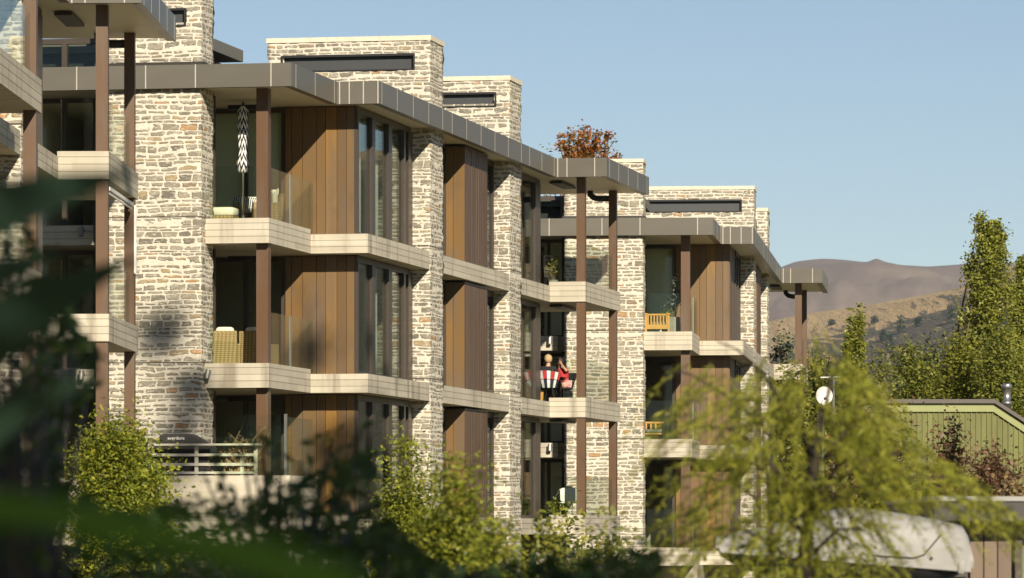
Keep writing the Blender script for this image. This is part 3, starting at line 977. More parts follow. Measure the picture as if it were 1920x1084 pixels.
def bush(px, top, d, wpx, label, mat, name='shrub', cat='shrub', leaf=.12, n=7, depth=1.0, bottom=None, sub=60, per=22, spread=.25, group=None, low=.15, up=.3, flowers=False):
    p = at(px, top, d)
    h = p.z; w = wpx / 2 / FPX * d
    cl = []
    for i in range(n):
        a = rng.uniform(0, 6.28); q = math.sqrt(rng.uniform(0, 1)) * .7
        zc = rng.uniform(low, .78) if i else .86
        if i == 0: q *= .4
        k = 1 - .45 * max(0, zc - .4)
        cl.append(((math.cos(a) * q * w * k, math.sin(a) * q * w * depth * k, h * zc), (w * rng.uniform(.28, .48), w * depth * rng.uniform(.28, .48), h * rng.uniform(.14, .24)), 1.0))
    ex = None
    if flowers:
        def ex(root, H):
            T = H[H[:, 2] > np.quantile(H[:, 2], .72)]
            pts = np.repeat(T, 9, 0) + rng.normal(size=(len(T) * 9, 3)) * spread * .8 + np.array([0, 0, spread * .6])
            V, Q = leaf_quads(pts, .07, .06, .8)
            np_mesh('blossom', V, Q, LEAF['flower'], root)
    return plant(name, label, cat, gz(p), cl, leaf, mat, max(.03, w * .05), group, per=per, sub=sub, spread=spread, up=up, extra=ex)


# trees and hedges in front of the hills
bush(1722, 655, 122, 120, 'rounded leafy tree left of the tall poplar', LEAF['broad'], 'broadleaf_tree', 'tree', .11, 12, sub=120, per=30, spread=.22)
bush(1795, 640, 118, 120, 'bushy yellow-green tree at the foot of the tall poplar', LEAF['hedge'], 'broadleaf_tree', 'tree', .11, 12, sub=120, per=30, spread=.22)
bush(1885, 640, 116, 140, 'leafy tree behind the flue pipe', LEAF['broad'], 'broadleaf_tree', 'tree', .11, 12, sub=120, per=30, spread=.22)
bush(1745, 652, 150, 90, 'dark domed conifer between the round tree and the tall poplar', LEAF['dark'], 'conifer_tree', 'tree', .15, 10, sub=70)
bush(1466, 650, 172, 56, 'blue-green tree seen between the end wall and the corner post', LEAF['bluegreen'], 'broadleaf_tree', 'tree', .15, 8, sub=60)
bush(1535, 655, 170, 56, 'yellow-green tree just right of the far corner post', LEAF['hedge'], 'broadleaf_tree', 'tree', .14, 9, sub=70)
bush(1590, 690, 158, 95, 'hedge-like tree below the small poplars', LEAF['hedge'], 'broadleaf_tree', 'tree', .14, 10, sub=75)
bush(1650, 690, 150, 60, 'low leafy shrub to the left of the green house', LEAF['hedge'], 'shrub', 'shrub', .13, 8)
bush(1480, 700, 158, 90, 'green hedge under the far corner balcony', LEAF['hedge'], 'hedge', 'hedge', .13, 9, sub=70)
bush(1560, 760, 120, 150, 'wide hedge behind the satellite dish', LEAF['hedge'], 'hedge', 'hedge', .13, 10, sub=80)

# reddish-brown shrubs by the green house
BR = 'reddish brown shrubs'
bush(1672, 772, 72, 80, 'brown twiggy shrub in front of the left end of the green wall', LEAF['brown'], leaf=.08, group=BR, spread=.16, sub=55)
bush(1782, 796, 70, 62, 'small brown shrub against the middle of the green wall', LEAF['brown'], leaf=.07, group=BR, spread=.13, sub=60, n=9, low=.45)
bush(1866, 850, 62, 120, 'widest brown shrub, above the flat-roofed building', LEAF['brown'], leaf=.07, group=BR, spread=.16, sub=80, n=14, low=.4, per=30)
bush(1600, 800, 66, 130, 'brown shrub half hidden by the feathery tree', LEAF['brown'], leaf=.08, group=BR, spread=.17, sub=70, n=8)
bush(1905, 905, 50, 60, 'dull olive shrub beside the flat roof', LEAF['dry'], leaf=.07, spread=.12)
bush(1716, 905, 48, 80, 'small bright green shrub left of the flat roof', LEAF['sunny'], leaf=.08, spread=.12)
bush(1640, 880, 54, 120, 'mixed green shrub behind the roof box', LEAF['hedge'], leaf=.09, spread=.16)

# autumn tree behind the roof of the main building
p = at(1096, 232, 142)
cl = []
for dx, top, wd in ((-44, 255, 14), (-22, 240, 18), (0, 236, 20), (22, 244, 18), (44, 250, 16), (-30, 275, 24), (10, 272, 30), (40, 275, 24), (-70, 288, 10), (64, 285, 9), (-5, 290, 40), (-60, 300, 20)):
    q = at(1096 + dx, top, 142)
    w = wd / 2 / FPX * 142
    for s in range(4):
        cl.append(((q.x - p.x + dx * .004 * s * -1, rng.uniform(-.8, .8), q.z - .25 - s * .34), (w * (.35 + .25 * s), w * (.5 + .25 * s), .28), .5))
plant('maple_tree', 'red and orange autumn tree showing above the roof', 'tree', gz(p), cl, .13, LEAF['autumn'], .15, per=14, sub=16, spread=.10, limbs=30)
bush(1026, 276, 141, 16, 'thin leafy twig tip poking above the long roof edge', LEAF['broad'], 'young_tree', 'tree', .10, 4, sub=14, per=6, spread=.12, low=.55)

# sunlit shrubs in front of the main building
bush(225, 762, 62, 190, 'sunlit yellow-green shrub in front of the tall stone wall', LEAF['sunny'], leaf=.062, n=26, sub=60, per=32, spread=.15, low=.3)
bush(300, 872, 58, 70, 'small bright shrub below the covered barbecue', LEAF['sunny'], leaf=.08, n=6, sub=40, per=14, spread=.12)
bush(768, 862, 58, 130, 'bright yellow-green shrub in front of the middle stone pier', LEAF['sunny'], leaf=.06, n=14, sub=60, per=36, spread=.14, low=.4)
bush(850, 905, 30, 190, 'broad yellow shrub, out of focus, right of the pier shrub', LEAF['sunny'], leaf=.042, n=22, sub=60, per=34, spread=.10, low=.45)
bush(930, 975, 27, 90, 'low yellow shrub at the foot of the second stone pier', LEAF['sunny'], leaf=.04, n=14, sub=50, per=32, spread=.08, low=.5)
bush(1070, 960, 66, 90, 'wispy green weed bush under the corner balcony', LEAF['sunny'], leaf=.09, n=6, sub=22, per=9, spread=.14, low=.5)
bush(1040, 985, 36, 110, 'dull green shrub, out of focus, before the lowest balcony', LEAF['hedge'], leaf=.06, n=8, sub=45, per=14, spread=.09, low=.5)
bush(1130, 1000, 34, 140, 'darker green shrub between balcony and feathery tree', LEAF['broad'], leaf=.06, n=8, sub=50, per=15, spread=.1, low=.5)

# ---- feathery tree on the right, quite near the lens
def feathery():
    d = 21.0
    base = gz(at(1520, 1084, d))
    root = empty('feathery_conifer', base, 0, 'feathery yellow-green conifer, out of focus, at the lower right', 'tree')
    poly = [(1222, 1100), (1228, 930), (1262, 880), (1250, 800), (1205, 735), (1240, 690), (1290, 670), (1345, 612), (1362, 640), (1400, 690), (1470, 720), (1520, 668),
            (1580, 650), (1640, 690), (1690, 765), (1770, 840), (1840, 890), (1900, 940), (1880, 1000), (1830, 965), (1770, 950), (1690, 960), (1680, 1100)]
    P = np.array(poly, float)

    def inside(x, y):
        c = False
        j = len(P) - 1
        for i in range(len(P)):
            if ((P[i, 1] > y) != (P[j, 1] > y)) and (x < (P[j, 0] - P[i, 0]) * (y - P[i, 1]) / (P[j, 1] - P[i, 1]) + P[i, 0]): c = not c
            j = i
        return c
    stem_px = lambda y: 1500 + (1084 - y) * .12
    Vs, Qs, tw = [], [], MB()
    k, tries = 0, 0
    limbs = []
    # main limbs from the stem outwards
    for (x, y, y0) in ((1240, 690, 900), (1345, 640, 860), (1480, 740, 900), (1590, 660, 840), (1680, 770, 890), (1850, 920, 950), (1250, 900, 1000), (1330, 800, 960), (1740, 860, 940),
                       (1620, 860, 980), (1400, 900, 1010), (1560, 960, 1040), (1290, 1010, 1060), (1640, 1010, 1060)):
        dd = d + rng.uniform(-.7, .7)
        a = at(stem_px(y0), y0, d) - base; e = at(x, y, dd) - base
        m = a.lerp(e, .5) + Vector((0, 0, .10)); q = a.lerp(e, .8) + Vector((0, 0, .07))
        tw.tube([a, m, q, e], [.011, .008, .005, .003], 5)
        limbs.append((a, m, q, e))
    st = [at(1500, 1400, d) - base, at(1505, 1084, d) - base, at(1522, 900, d) - base, at(1540, 760, d) - base]
    st[0].z = -.05
    tw.tube(st, [.045, .035, .024, .006], 8)
    tw.tube([st[0] + Vector((0, 0, .25)), at(1450, 1084, d + .15) - base, at(1440, 900, d + .25) - base, at(1425, 760, d + .25) - base], [.02, .018, .012, .004], 6)
    while k < 420 and tries < 20000:
        tries += 1
        x, y = rng.uniform(1200, 1900), rng.uniform(610, 1100)
        if not inside(x, y): continue
        if math.hypot(x - 1545, (y - 735) * .8) < 46: continue      # a gap in the foliage
        edge = 1.0
        dens = .30 + .70 * math.exp(-((x - 1540) / 170) ** 2 - ((y - 820) / 170) ** 2)
        if y > 960 and 1330 < x < 1680: dens *= .55
        if x < 1340: dens *= .8
        clump = vnoise(np.array([x / 62.0]), np.array([y / 62.0]), 4)[0]
        if rng.random() > dens * (1.9 * clump): continue
        k += 1
        dd = d + rng.normal() * .45
        c = np.array(at(x, y, dd) - base)
        out = np.array([(x - 1520) / 300.0, rng.normal() * .5, rng.uniform(-.5, .35)])
        out /= np.linalg.norm(out)
        L = rng.uniform(.16, .36)
        n = 26
        t = np.linspace(0, 1, n)
        axis = c[None] + out[None] * (t[:, None] - .5) * L + np.array([0, 0, -1])[None] * (t[:, None] ** 2) * L * rng.uniform(.3, .9)
        nd = np.repeat(axis, 2, 0)
        dirs = np.tile(out, (2 * n, 1)) * .8 + rng.normal(size=(2 * n, 3)) * .55
        dirs[:, 2] -= .35
        dirs /= np.linalg.norm(dirs, axis=1, keepdims=True)
        ln = rng.uniform(.02, .05, 2 * n)
        V, Q = leaf_quads(nd + dirs * ln[:, None] * .5, .055, .0060, .3, dirs=dirs)
        Qs.append(Q + sum(len(v) for v in Vs)); Vs.append(V)
        tw.tube([axis[0], axis[n // 2], axis[-1]], [.0022, .0016, .0008], 3, cap=False)
    np_mesh('foliage', np.concatenate(Vs), np.concatenate(Qs), LEAF['fern'], root)
    tw.build('trunk', BARKD, root, True)


feathery()


# ---- dark foreground: leafy branches close to the lens, shaded by the tree overhead
def near_mass(name, label, cat, poly, dmin, dmax, n, leaf, base_px, base_d, mat='shade', clump=70.0, thr=.42, twigs=40):
    P = np.array(poly, float)

    def inside(x, y):
        c = False; j = len(P) - 1
        for i in range(len(P)):
            if ((P[i, 1] > y) != (P[j, 1] > y)) and (x < (P[j, 0] - P[i, 0]) * (y - P[i, 1]) / (P[j, 1] - P[i, 1]) + P[i, 0]): c = not c
            j = i
        return c
    base = gz(at(base_px, 1084, base_d))
    root = empty(name, base, 0, label, cat)
    pts = []
    x0, x1, y0, y1 = P[:, 0].min(), P[:, 0].max(), P[:, 1].min(), P[:, 1].max()
    sd = rng.uniform(0, 50)
    while len(pts) < n:
        x, y = rng.uniform(x0, x1), rng.uniform(y0, y1)
        if not inside(x, y): continue
        dd = rng.uniform(dmin, dmax)
        if vnoise(np.array([x / clump + dd * 1.7]), np.array([y / clump]), sd)[0] < thr: continue
        pts.append(tuple(at(x, y, dd) - base))
    C = np.array(pts)
    V, Q = leaf_quads(C, leaf, leaf * .42, .4, droop=.25)
    np_mesh('foliage', V, Q, LEAF[mat], root)
    tw = MB()
    tw.tube([(0, 0, -.05), (.02, 0, .8), (.0, .05, 1.7)], [.03, .022, .010], 7)
    for i in rng.permutation(len(C))[:twigs]:
        e = Vector(C[i]); s = Vector((0, .02, min(1.6, max(.4, e.z - .5))))
        tw.tube([s, s.lerp(e, .5) + Vector((0, 0, .08)), e], [.012, .008, .003], 5)
    tw.build('trunk', BARKD, root, True)
    return root


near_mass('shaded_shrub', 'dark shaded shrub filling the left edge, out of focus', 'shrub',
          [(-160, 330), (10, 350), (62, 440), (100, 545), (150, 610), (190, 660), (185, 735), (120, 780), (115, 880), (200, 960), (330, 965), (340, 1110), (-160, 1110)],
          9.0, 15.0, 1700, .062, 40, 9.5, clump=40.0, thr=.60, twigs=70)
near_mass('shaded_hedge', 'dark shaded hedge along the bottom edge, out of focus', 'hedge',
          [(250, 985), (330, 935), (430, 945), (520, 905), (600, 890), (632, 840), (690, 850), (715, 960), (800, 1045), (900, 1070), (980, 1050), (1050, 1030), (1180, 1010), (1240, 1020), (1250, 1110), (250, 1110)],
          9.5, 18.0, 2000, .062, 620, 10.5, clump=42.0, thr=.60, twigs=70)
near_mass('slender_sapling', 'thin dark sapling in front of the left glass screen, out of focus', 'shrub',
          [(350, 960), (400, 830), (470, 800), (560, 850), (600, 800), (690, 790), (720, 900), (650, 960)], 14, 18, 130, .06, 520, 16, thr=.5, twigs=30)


# long strap leaves close to the lens
def strap(parent, a, b, da, db, w0, w1, sag, mat):
    p, q = at(*a, da), at(*b, db)
    n = 14
    V, F = [], []
    for i in range(n + 1):
        t = i / n
        c = p.lerp(q, t) + Vector((0, 0, sag * math.sin(t * math.pi)))
        w = (w0 + (w1 - w0) * t ** 1.4)
        nrm = Vector((-(q - p).z, 0, (q - p).x)).normalized()
        V += [c + nrm * w, c + Vector((0, -.012 * (1 - t), 0)), c - nrm * w]
    for i in range(n):
        k = i * 3
        F += [(k, k + 1, k + 4, k + 3), (k + 1, k + 2, k + 5, k + 4)]
    m = MB(); m.add([v - parent.location for v in V], F)
    return m.build('leaf', mat, parent, True)


fx = empty('flax_plant', gz(at(-60, 1084, 5.2)), 0, 'dark long-leaved plant at the left edge, its pointed leaves crossing the stone wall', 'plant')
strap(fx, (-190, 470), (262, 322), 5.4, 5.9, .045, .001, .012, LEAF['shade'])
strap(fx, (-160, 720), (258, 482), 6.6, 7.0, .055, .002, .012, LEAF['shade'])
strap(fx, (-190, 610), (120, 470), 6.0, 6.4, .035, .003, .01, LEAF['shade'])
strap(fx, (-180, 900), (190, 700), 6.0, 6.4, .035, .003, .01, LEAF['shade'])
sm = MB(); sm.tube([(0, 0, -.05), (.0, .0, 1.2), (-.06, .02, 2.3)], [.05, .04, .02], 7); sm.build('stem', BARKD, fx, True)
bl = empty('broad_leaf_plant', gz(at(300, 1084, 2.9)), 0, 'very near broad green leaf blurred across the lower left', 'plant')
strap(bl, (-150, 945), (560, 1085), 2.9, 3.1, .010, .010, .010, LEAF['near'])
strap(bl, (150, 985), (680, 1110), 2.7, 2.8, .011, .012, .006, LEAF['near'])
sm = MB(); sm.tube([(0, 0, -.05), (0, 0, 1.2), (.02, 0, 2.1)], [.012, .01, .006], 7); sm.build('stem', BARKD, bl, True)

# shade tree beside the camera: throws the shade over the near foliage (out of the frame overhead)
sv_ = Vector((FRB.c - 2.0 * FRB.s, -FRB.s - 2.0 * FRB.c, 1.08)).normalized()
c0 = Vector((-.35, 12.0, 2.0)) + sv_ * 14
cl = []
for i in range(17):
    q = ellipsoid_points(1, (c0.x, c0.y, c0.z), (3.6, 5.2, 2.6), .1)[0]
    cl.append(((q[0] - c0.x, q[1] - c0.y, q[2]), (.9, .9, .7), 1.0))
plant('shade_tree', 'broad tree beside the viewer that shades the near leaves', 'tree', (c0.x, c0.y, 0), cl, .24, LEAF['broad'], .22, per=24, sub=24, spread=.33, limbs=30)


HT = 'dark trees on the hillside'
k_ = 0
for px_, py_, w_, h_, lab in ((1597, 665, 26, 46, 'dark blue-green tree on the hillside just left of the brown shrub tops'), (1668, 662, 22, 40, 'dark tree on the hillside below the tan grass, left of the leafy tree'),
                              (1690, 625, 24, 34, 'dark round tree half way up the scrubby hillside'), (1784, 606, 26, 36, 'dark tree on the upper slope beside the tall poplar'),
                              (1655, 640, 14, 22, 'small dark tree on the hillside, left of the round one'), (1722, 612, 14, 18, 'smallest dark tree, high on the scrubby slope'),
                              (1640, 606, 10, 12, 'tiny dark bush on the tan grass slope'), (1560, 610, 9, 10, 'lone tiny bush on the tan slope behind the far post')):
    L_ = on_hill(px_, py_)
    if L_ is None: continue
    s_ = L_.y / FPX
    cl = [((0, 0, h_ * s_ * f), (w_ * s_ * .5 * q, w_ * s_ * .5 * q, h_ * s_ * .22), 1.0) for f, q in ((.25, .9), (.5, 1.0), (.75, .65))]
    plant('hillside_tree', lab, 'tree', L_, cl, 3.2 * s_, LEAF['bluegreen'], .8 * s_, HT, per=14, sub=18, spread=2.2 * s_, limbs=6)


# tall trees standing outside the frame towards the sun: they throw the soft dapples on the lower storeys
hs = Vector((sv_.x, sv_.y, 0)).length
for (tx, ty, tz, s_, hgt_, lab) in ((-3.2, 105.0, 5.2, 52, 4.5, 'tall thin tree outside the right edge whose shadow dapples the timber cladding'),
                                    (-7.4, 100.0, 4.6, 62, 5.0, 'tall thin tree nearer the viewer whose shadow dapples the first stone pier')):
    bx_, by_ = tx + sv_.x / hs * s_, ty + sv_.y / hs * s_
    tz_ = tz + sv_.z / hs * s_
    cl = []
    for i in range(10):
        cl.append(((rng.normal() * .95, rng.normal() * .95, tz_ - hgt_ * rng.uniform(-.45, .6)), (.38, .38, .30), 1.0))
    plant('tall_tree', lab, 'tree', (bx_, by_, 0), cl, .22, LEAF['broad'], .20, 'tall trees beside the view', per=34, sub=7, spread=.20, limbs=5)

bush(1430, 1015, 27, 260, 'loose yellow-green growth, out of focus, below the feathery tree', LEAF['sunny'], leaf=.045, n=14, sub=36, per=18, spread=.10, low=.5)
bush(1610, 1045, 29, 200, 'low loose greenery, out of focus, in front of the roof box', LEAF['hedge'], leaf=.045, n=10, sub=34, per=18, spread=.10, low=.5)
# ------------------------------------------------------------------ things on the balconies, and beyond
def weave_mat(name, a, b):
    t = NT(name)
    o = t.obj()
    s = t.n('SeparateXYZ', {0: o})
    u = t.math('ADD', s.outputs[0], s.outputs[1])
    w1 = t.n('TexWave', {'Vector': t.n('CombineXYZ', {0: u, 1: 0.0, 2: 0.0}), 'Scale': 3.6, 'Distortion': 1.2})
    w2 = t.n('TexWave', {'Vector': t.n('CombineXYZ', {0: s.outputs[2], 1: 0.0, 2: 0.0}), 'Scale': 7.0, 'Distortion': 2.0})
    f = t.math('ADD', t.math('MULTIPLY', w1.outputs[1], .5), t.math('MULTIPLY', w2.outputs[1], .5))
    c = t.mix(f, a, b)
    c = t.mix(t.math('MULTIPLY', t.noise(o, 7.0, 3.0).outputs[0], .5), c, a)
    return t.done(t.bsdf(c, .65, 0, .3, t.bump(f, .8, .01)))


WICK = weave_mat('tan_wicker', (.20, .135, .055), (.50, .37, .18))
CUSH = plain('cream_cushion', (.74, .68, .56), .85, var=.08)
GREYC = plain('grey_cushion', (.20, .21, .19), .85)
ORNG = plain('orange_wood', (.52, .27, .06), .5, var=.25, vscale=5)
GREYW = plain('weathered_planter', (.26, .24, .20), .85, var=.3, vscale=5)


def soft_box(x0, x1, y0, y1, z0, z1, r=.05):
    """rounded box as loose mesh data: superellipsoid grid"""
    n, m = 16, 10
    cx, cy, cz = (x0 + x1) / 2, (y0 + y1) / 2, (z0 + z1) / 2
    hx, hy, hz = (x1 - x0) / 2, (y1 - y0) / 2, (z1 - z0) / 2
    e = .35
    f = lambda v: math.copysign(abs(v) ** e, v)
    V, F = [], []
    for j in range(m + 1):
        b = -math.pi / 2 + math.pi * j / m
        for i in range(n):
            a = 2 * math.pi * i / n
            V.append((cx + hx * f(math.cos(b)) * f(math.cos(a)), cy + hy * f(math.cos(b)) * f(math.sin(a)), cz + hz * f(math.sin(b))))
    for j in range(m):
        for i in range(n):
            p, q = j * n + i, j * n + (i + 1) % n
            F.append((p, q, q + n, p + n))
    return V, F


def placed(fr, a, b, z, rot=0.0):
    v = fr.w(a, b, z)
    return v, -fr.phi + rot


def wicker_chair(fr, a, b, z, rot, label, w=.56, back=.82, group='wicker garden chairs', cushion=True):
    v, rz = placed(fr, a, b, z, rot)
    r = empty('wicker_chair', v, rz, label, 'chair', group)
    m = MB(); m.box(-w / 2, w / 2, -.04, .60, .0, .36); m.build('seat', WICK, r)
    m = MB()
    # slightly raked back with a rounded rim
    m.add([(-w / 2, -.06, 0), (w / 2, -.06, 0), (w / 2, -.14, back), (-w / 2, -.14, back), (-w / 2, .03, 0), (w / 2, .03, 0), (w / 2, -.03, back), (-w / 2, -.03, back)],
          [(0, 1, 2, 3), (7, 6, 5, 4), (1, 5, 6, 2), (4, 0, 3, 7), (3, 2, 6, 7), (0, 4, 5, 1)])
    m.tube([(-w / 2, -.085, back), (w / 2, -.085, back)], .04, 8)
    m.build('backrest', WICK, r)
    for s in (-1, 1):
        m = MB(); m.box(s * w / 2 - .06, s * w / 2 + .06, -.02, .56, .0, .58); m.build('arm', WICK, r)
    if cushion:
        m = MB(); m.add(*soft_box(-w / 2 + .07, w / 2 - .07, -.02, .12, .36, back + .13)); m.build('back_cushion', CUSH, r, True)
        m = MB(); m.add(*soft_box(-w / 2 + .07, w / 2 - .07, .0, .58, .34, .47)); m.build('seat_cushion', CUSH, r, True)
    return r


# first-floor balcony of the main building (local frame of that building)
L1, L2, L0 = FL[1], FL[2], FL[0]
wicker_chair(FRB, -2.62, -2.55, L1, R(6), 'tan wicker armchair with cream cushion beside the stone wall, middle balcony')
wicker_chair(FRB, -2.02, -2.40, L1, R(-14), 'tan wicker armchair partly behind the brown post, middle balcony')
wicker_chair(FRB, -2.45, -1.0, L2 + .02, R(200), 'wicker armchair under the striped pillow on the top balcony', w=.62, back=.62)
wicker_chair(FRB, -1.80, -1.25, L2 + .02, R(115), 'wicker armchair with tall white cushion behind the post, top balcony', w=.6, back=.75)


def striped_mat(name, c1, c2, axis, k):
    t = NT(name)
    s = t.n('SeparateXYZ', {0: t.obj()})
    f = t.math('FRACT', t.math('MULTIPLY', s.outputs[axis], k))
    return t.done(t.bsdf(t.mix(t.math('GREATER_THAN', f, .5), c1, c2), .85))


v, rz = placed(FRB, -2.42, -1.35, L2 + .60, R(10))
m = MB(); m.add(*soft_box(-.30, .30, -.10, .10, -.12, .14))
o = m.build('pillow', striped_mat('striped_cloth', (.75, .73, .66), (.06, .065, .08), 0, 22), None, True)
o.location, o.rotation_euler = v, (R(15), R(8), rz)
tag(o, 'black and white striped pillow lying on the top balcony chair', 'pillow')
v, rz = placed(FRB, -2.62, -2.75, L2, 0)
r = empty('ottoman', v, rz, 'low ottoman with a pale cushion against the stone wall, top balcony', 'ottoman')
m = MB(); m.add(*soft_box(-.26, .32, -.28, .28, .22, .42)); m.build('cushion', CUSH, r, True)
m = MB(); m.box(-.24, .30, -.26, .26, 0, .24); m.build('base', WICK, r)


# folded parasol
def parasol():
    v, rz = placed(FRB, -2.16, -2.75, L2, 0)
    r = empty('parasol', v, rz, 'folded black and white zigzag parasol on the top balcony', 'parasol')
    t = NT('zigzag_cloth')
    o = t.obj(); s = t.n('SeparateXYZ', {0: o})
    an = t.math('MULTIPLY', t.math('ARCTAN2', s.outputs[1], s.outputs[0]), 4 / math.pi)
    tri = t.math('ABSOLUTE', t.math('SUBTRACT', t.math('FRACT', an), .5))
    f = t.math('FRACT', t.math('ADD', t.math('MULTIPLY', s.outputs[2], 5.2), t.math('MULTIPLY', tri, 1.5)))
    cloth = t.done(t.bsdf(t.mix(t.math('GREATER_THAN', f, .5), (.012, .012, .02), (.72, .71, .68)), .8))
    m = MB(); m.tube([(0, 0, 0), (0, 0, 2.62)], .022, 10); m.build('pole', M['steel'], r, True)
    m = MB(); m.lathe([(.26, 0), (.26, .05), (.06, .08), (.04, .25)], 20); m.build('base', M['groove'], r)
    prof = [(1.16, .03), (1.19, .10), (1.30, .13), (1.42, .115), (1.56, .09), (1.63, .078), (1.67, .076), (1.74, .09), (1.90, .105), (2.15, .112), (2.32, .098), (2.43, .085), (2.46, .12), (2.52, .10), (2.62, .03)]
    n = 48
    V, F = [], []
    for z, rad in prof:
        for k in range(n):
            a = 2 * math.pi * k / n
            q = rad * (1 + .12 * math.cos(8 * a) + .07 * math.cos(5 * a + z * 7))
            V.append((q * math.cos(a), q * math.sin(a), z))
    for i in range(len(prof) - 1):
        for k in range(n):
            F.append((i * n + k, i * n + (k + 1) % n, (i + 1) * n + (k + 1) % n, (i + 1) * n + k))
    m = MB(); m.add(V, F); m.build('canopy', cloth, r, True)
    m = MB(); m.lathe([(.03, 2.60), (.035, 2.66), (.012, 2.72)], 10); m.build('finial', M['black'], r, True)


parasol()


# ------------------------------------------------------------------ people
def skin_mesh(name, chains, mat, parent, root_first=True, sub=2):
    """grow one continuous surface over joined chains: {key: (pos, radius)}, edges"""
    joints, edges = chains
    keys = list(joints)
    me = bpy.data.meshes.new(name + '_skeleton')
    me.from_pydata([joints[k][0] for k in keys], [(keys.index(a), keys.index(b)) for a, b in edges], [])
    o = bpy.data.objects.new(name + '_skeleton', me)
    COL.objects.link(o)
    md = o.modifiers.new('skin', 'SKIN')
    md.use_smooth_shade = True
    for i, k in enumerate(keys):
        sv = me.skin_vertices[0].data[i]
        rr = joints[k][1]
        sv.radius = rr if isinstance(rr, tuple) else (rr, rr)
        sv.use_root = (i == 0)
    s = o.modifiers.new('sub', 'SUBSURF'); s.levels = sub; s.render_levels = sub
    dg = bpy.context.evaluated_depsgraph_get()
    dg.update()
    ev = o.evaluated_get(dg)
    res = bpy.data.meshes.new_from_object(ev)
    res.name = name
    bpy.data.objects.remove(o)
    res.materials.clear(); res.materials.append(mat)
    res.polygons.foreach_set('use_smooth', [True] * len(res.polygons))
    return link(name, res, parent)


SKIN = plain('skin', (.50, .27, .17), .55, var=.08)
HAIRB = plain('blond_hair', (.42, .30, .15), .7, var=.35, vscale=30)
HAIRD = plain('dark_hair', (.035, .018, .018), .6)
BLKC = plain('black_cloth', (.016, .016, .018), .9)
REDC = plain('red_cloth', (.50, .035, .045), .8)
PINKC = plain('pink_cloth', (.70, .34, .33), .8)


def hand(j, e, tag_, wrist, d, side, curl=.5):
    """palm, four fingers and a thumb"""
    d = Vector(d).normalized(); side = Vector(side).normalized(); nrm = d.cross(side)
    wrist_p = Vector(j[wrist][0])
    pk = tag_ + 'palm'
    j[pk] = (tuple(wrist_p + d * .055), (.032, .018)); e.append((wrist, pk))
    for i, (off, ln) in enumerate(((-.028, .058), (-.010, .068), (.010, .064), (.028, .050))):
        a, b, c = '%sf%da' % (tag_, i), '%sf%db' % (tag_, i), '%sf%dc' % (tag_, i)
        p = wrist_p + d * .09 + side * off
        j[a] = (tuple(p), .0095); j[b] = (tuple(p + d * ln * .5 + nrm * .012 * curl), .0085); j[c] = (tuple(p + d * ln * .85 + nrm * .04 * curl), .007)
        e += [(pk, a), (a, b), (b, c)]
    a, b = tag_ + 'ta', tag_ + 'tb'
    p = wrist_p + d * .035 - side * .035
    j[a] = (tuple(p), .011); j[b] = (tuple(p + d * .04 - side * .02 + nrm * .01), .009)
    e += [(pk, a), (a, b)]


def head(parent, c, yaw, hair, hair_mat, long_hair=False, pitch=0):
    """head with brow, nose, chin, eyes, ears; hair cap as a child"""
    n, m_ = 20, 14
    V, F = [], []
    rot = Matrix.Rotation(yaw, 3, 'Z') @ Matrix.Rotation(pitch, 3, 'X')
    for jn in range(m_ + 1):
        b = -math.pi / 2 + math.pi * jn / m_
        for i in range(n):
            a = 2 * math.pi * i / n
            x, y, z = .078 * math.cos(b) * math.cos(a), .098 * math.cos(b) * math.sin(a), .122 * math.sin(b)
            if z < 0: x *= 1 + z * 1.6; y = y * (1 + z * 1.1) - (.012 if y < 0 else -.012) * (-z / .12)
            if y < -.05:                      # the face looks along -y
                if abs(x) < .018 and -.045 < z < .015: y -= .022
                if .016 < abs(x) < .045 and .0 < z < .03: y += .008
                if abs(x) < .03 and -.075 < z < -.05: y -= .006
            V.append(rot @ Vector((x, y, z)) + Vector(c))
    for jn in range(m_):
        for i in range(n):
            p, q = jn * n + i, jn * n + (i + 1) % n
            F.append((p, q, q + n, p + n))
    mb = MB(); mb.add(V, F)
    for s in (-1, 1):
        ve, fe = soft_box(s * .082 - .012, s * .082 + .012, -.015, .02, -.03, .03)
        mb.add([rot @ Vector(p) + Vector(c) for p in ve], fe)
    hd = mb.build('head', SKIN, parent, True)
    ey = MB()
    for s in (-1, 1):
        ve, fe = soft_box(s * .031 - .012, s * .031 + .012, -.094, -.080, .008, .022)
        ey.add([rot @ Vector(p) + Vector(c) for p in ve], fe)
    ey.build('eyes', BLKC, hd, True)
    hb = MB(); V, F = [], []
    for jn in range(m_ + 1):
        b = -math.pi / 2 + math.pi * jn / m_
        for i in range(n):
            a = 2 * math.pi * i / n
            wv = 1.0 + .04 * math.sin(a * 7 + b * 5) + .03 * math.sin(a * 13)
            x, y, z = .106 * wv * math.cos(b) * math.cos(a), .114 * wv * math.cos(b) * math.sin(a) + .012, .128 * wv * math.sin(b) + .014
            lim = -.02 if y < -.02 else (-.085 if not long_hair else -.17)
            if y < -.045 and z < .062: y = -.045
            if z < lim: z = lim + (z - lim) * .1
            V.append(rot @ Vector((x, y, z)) + Vector(c))
    for jn in range(m_):
        for i in range(n):
            p, q = jn * n + i, jn * n + (i + 1) % n
            F.append((p, q, q + n, p + n))
    hb.add(V, F)
    hb.build('hair', hair_mat, parent, True)
    return hd


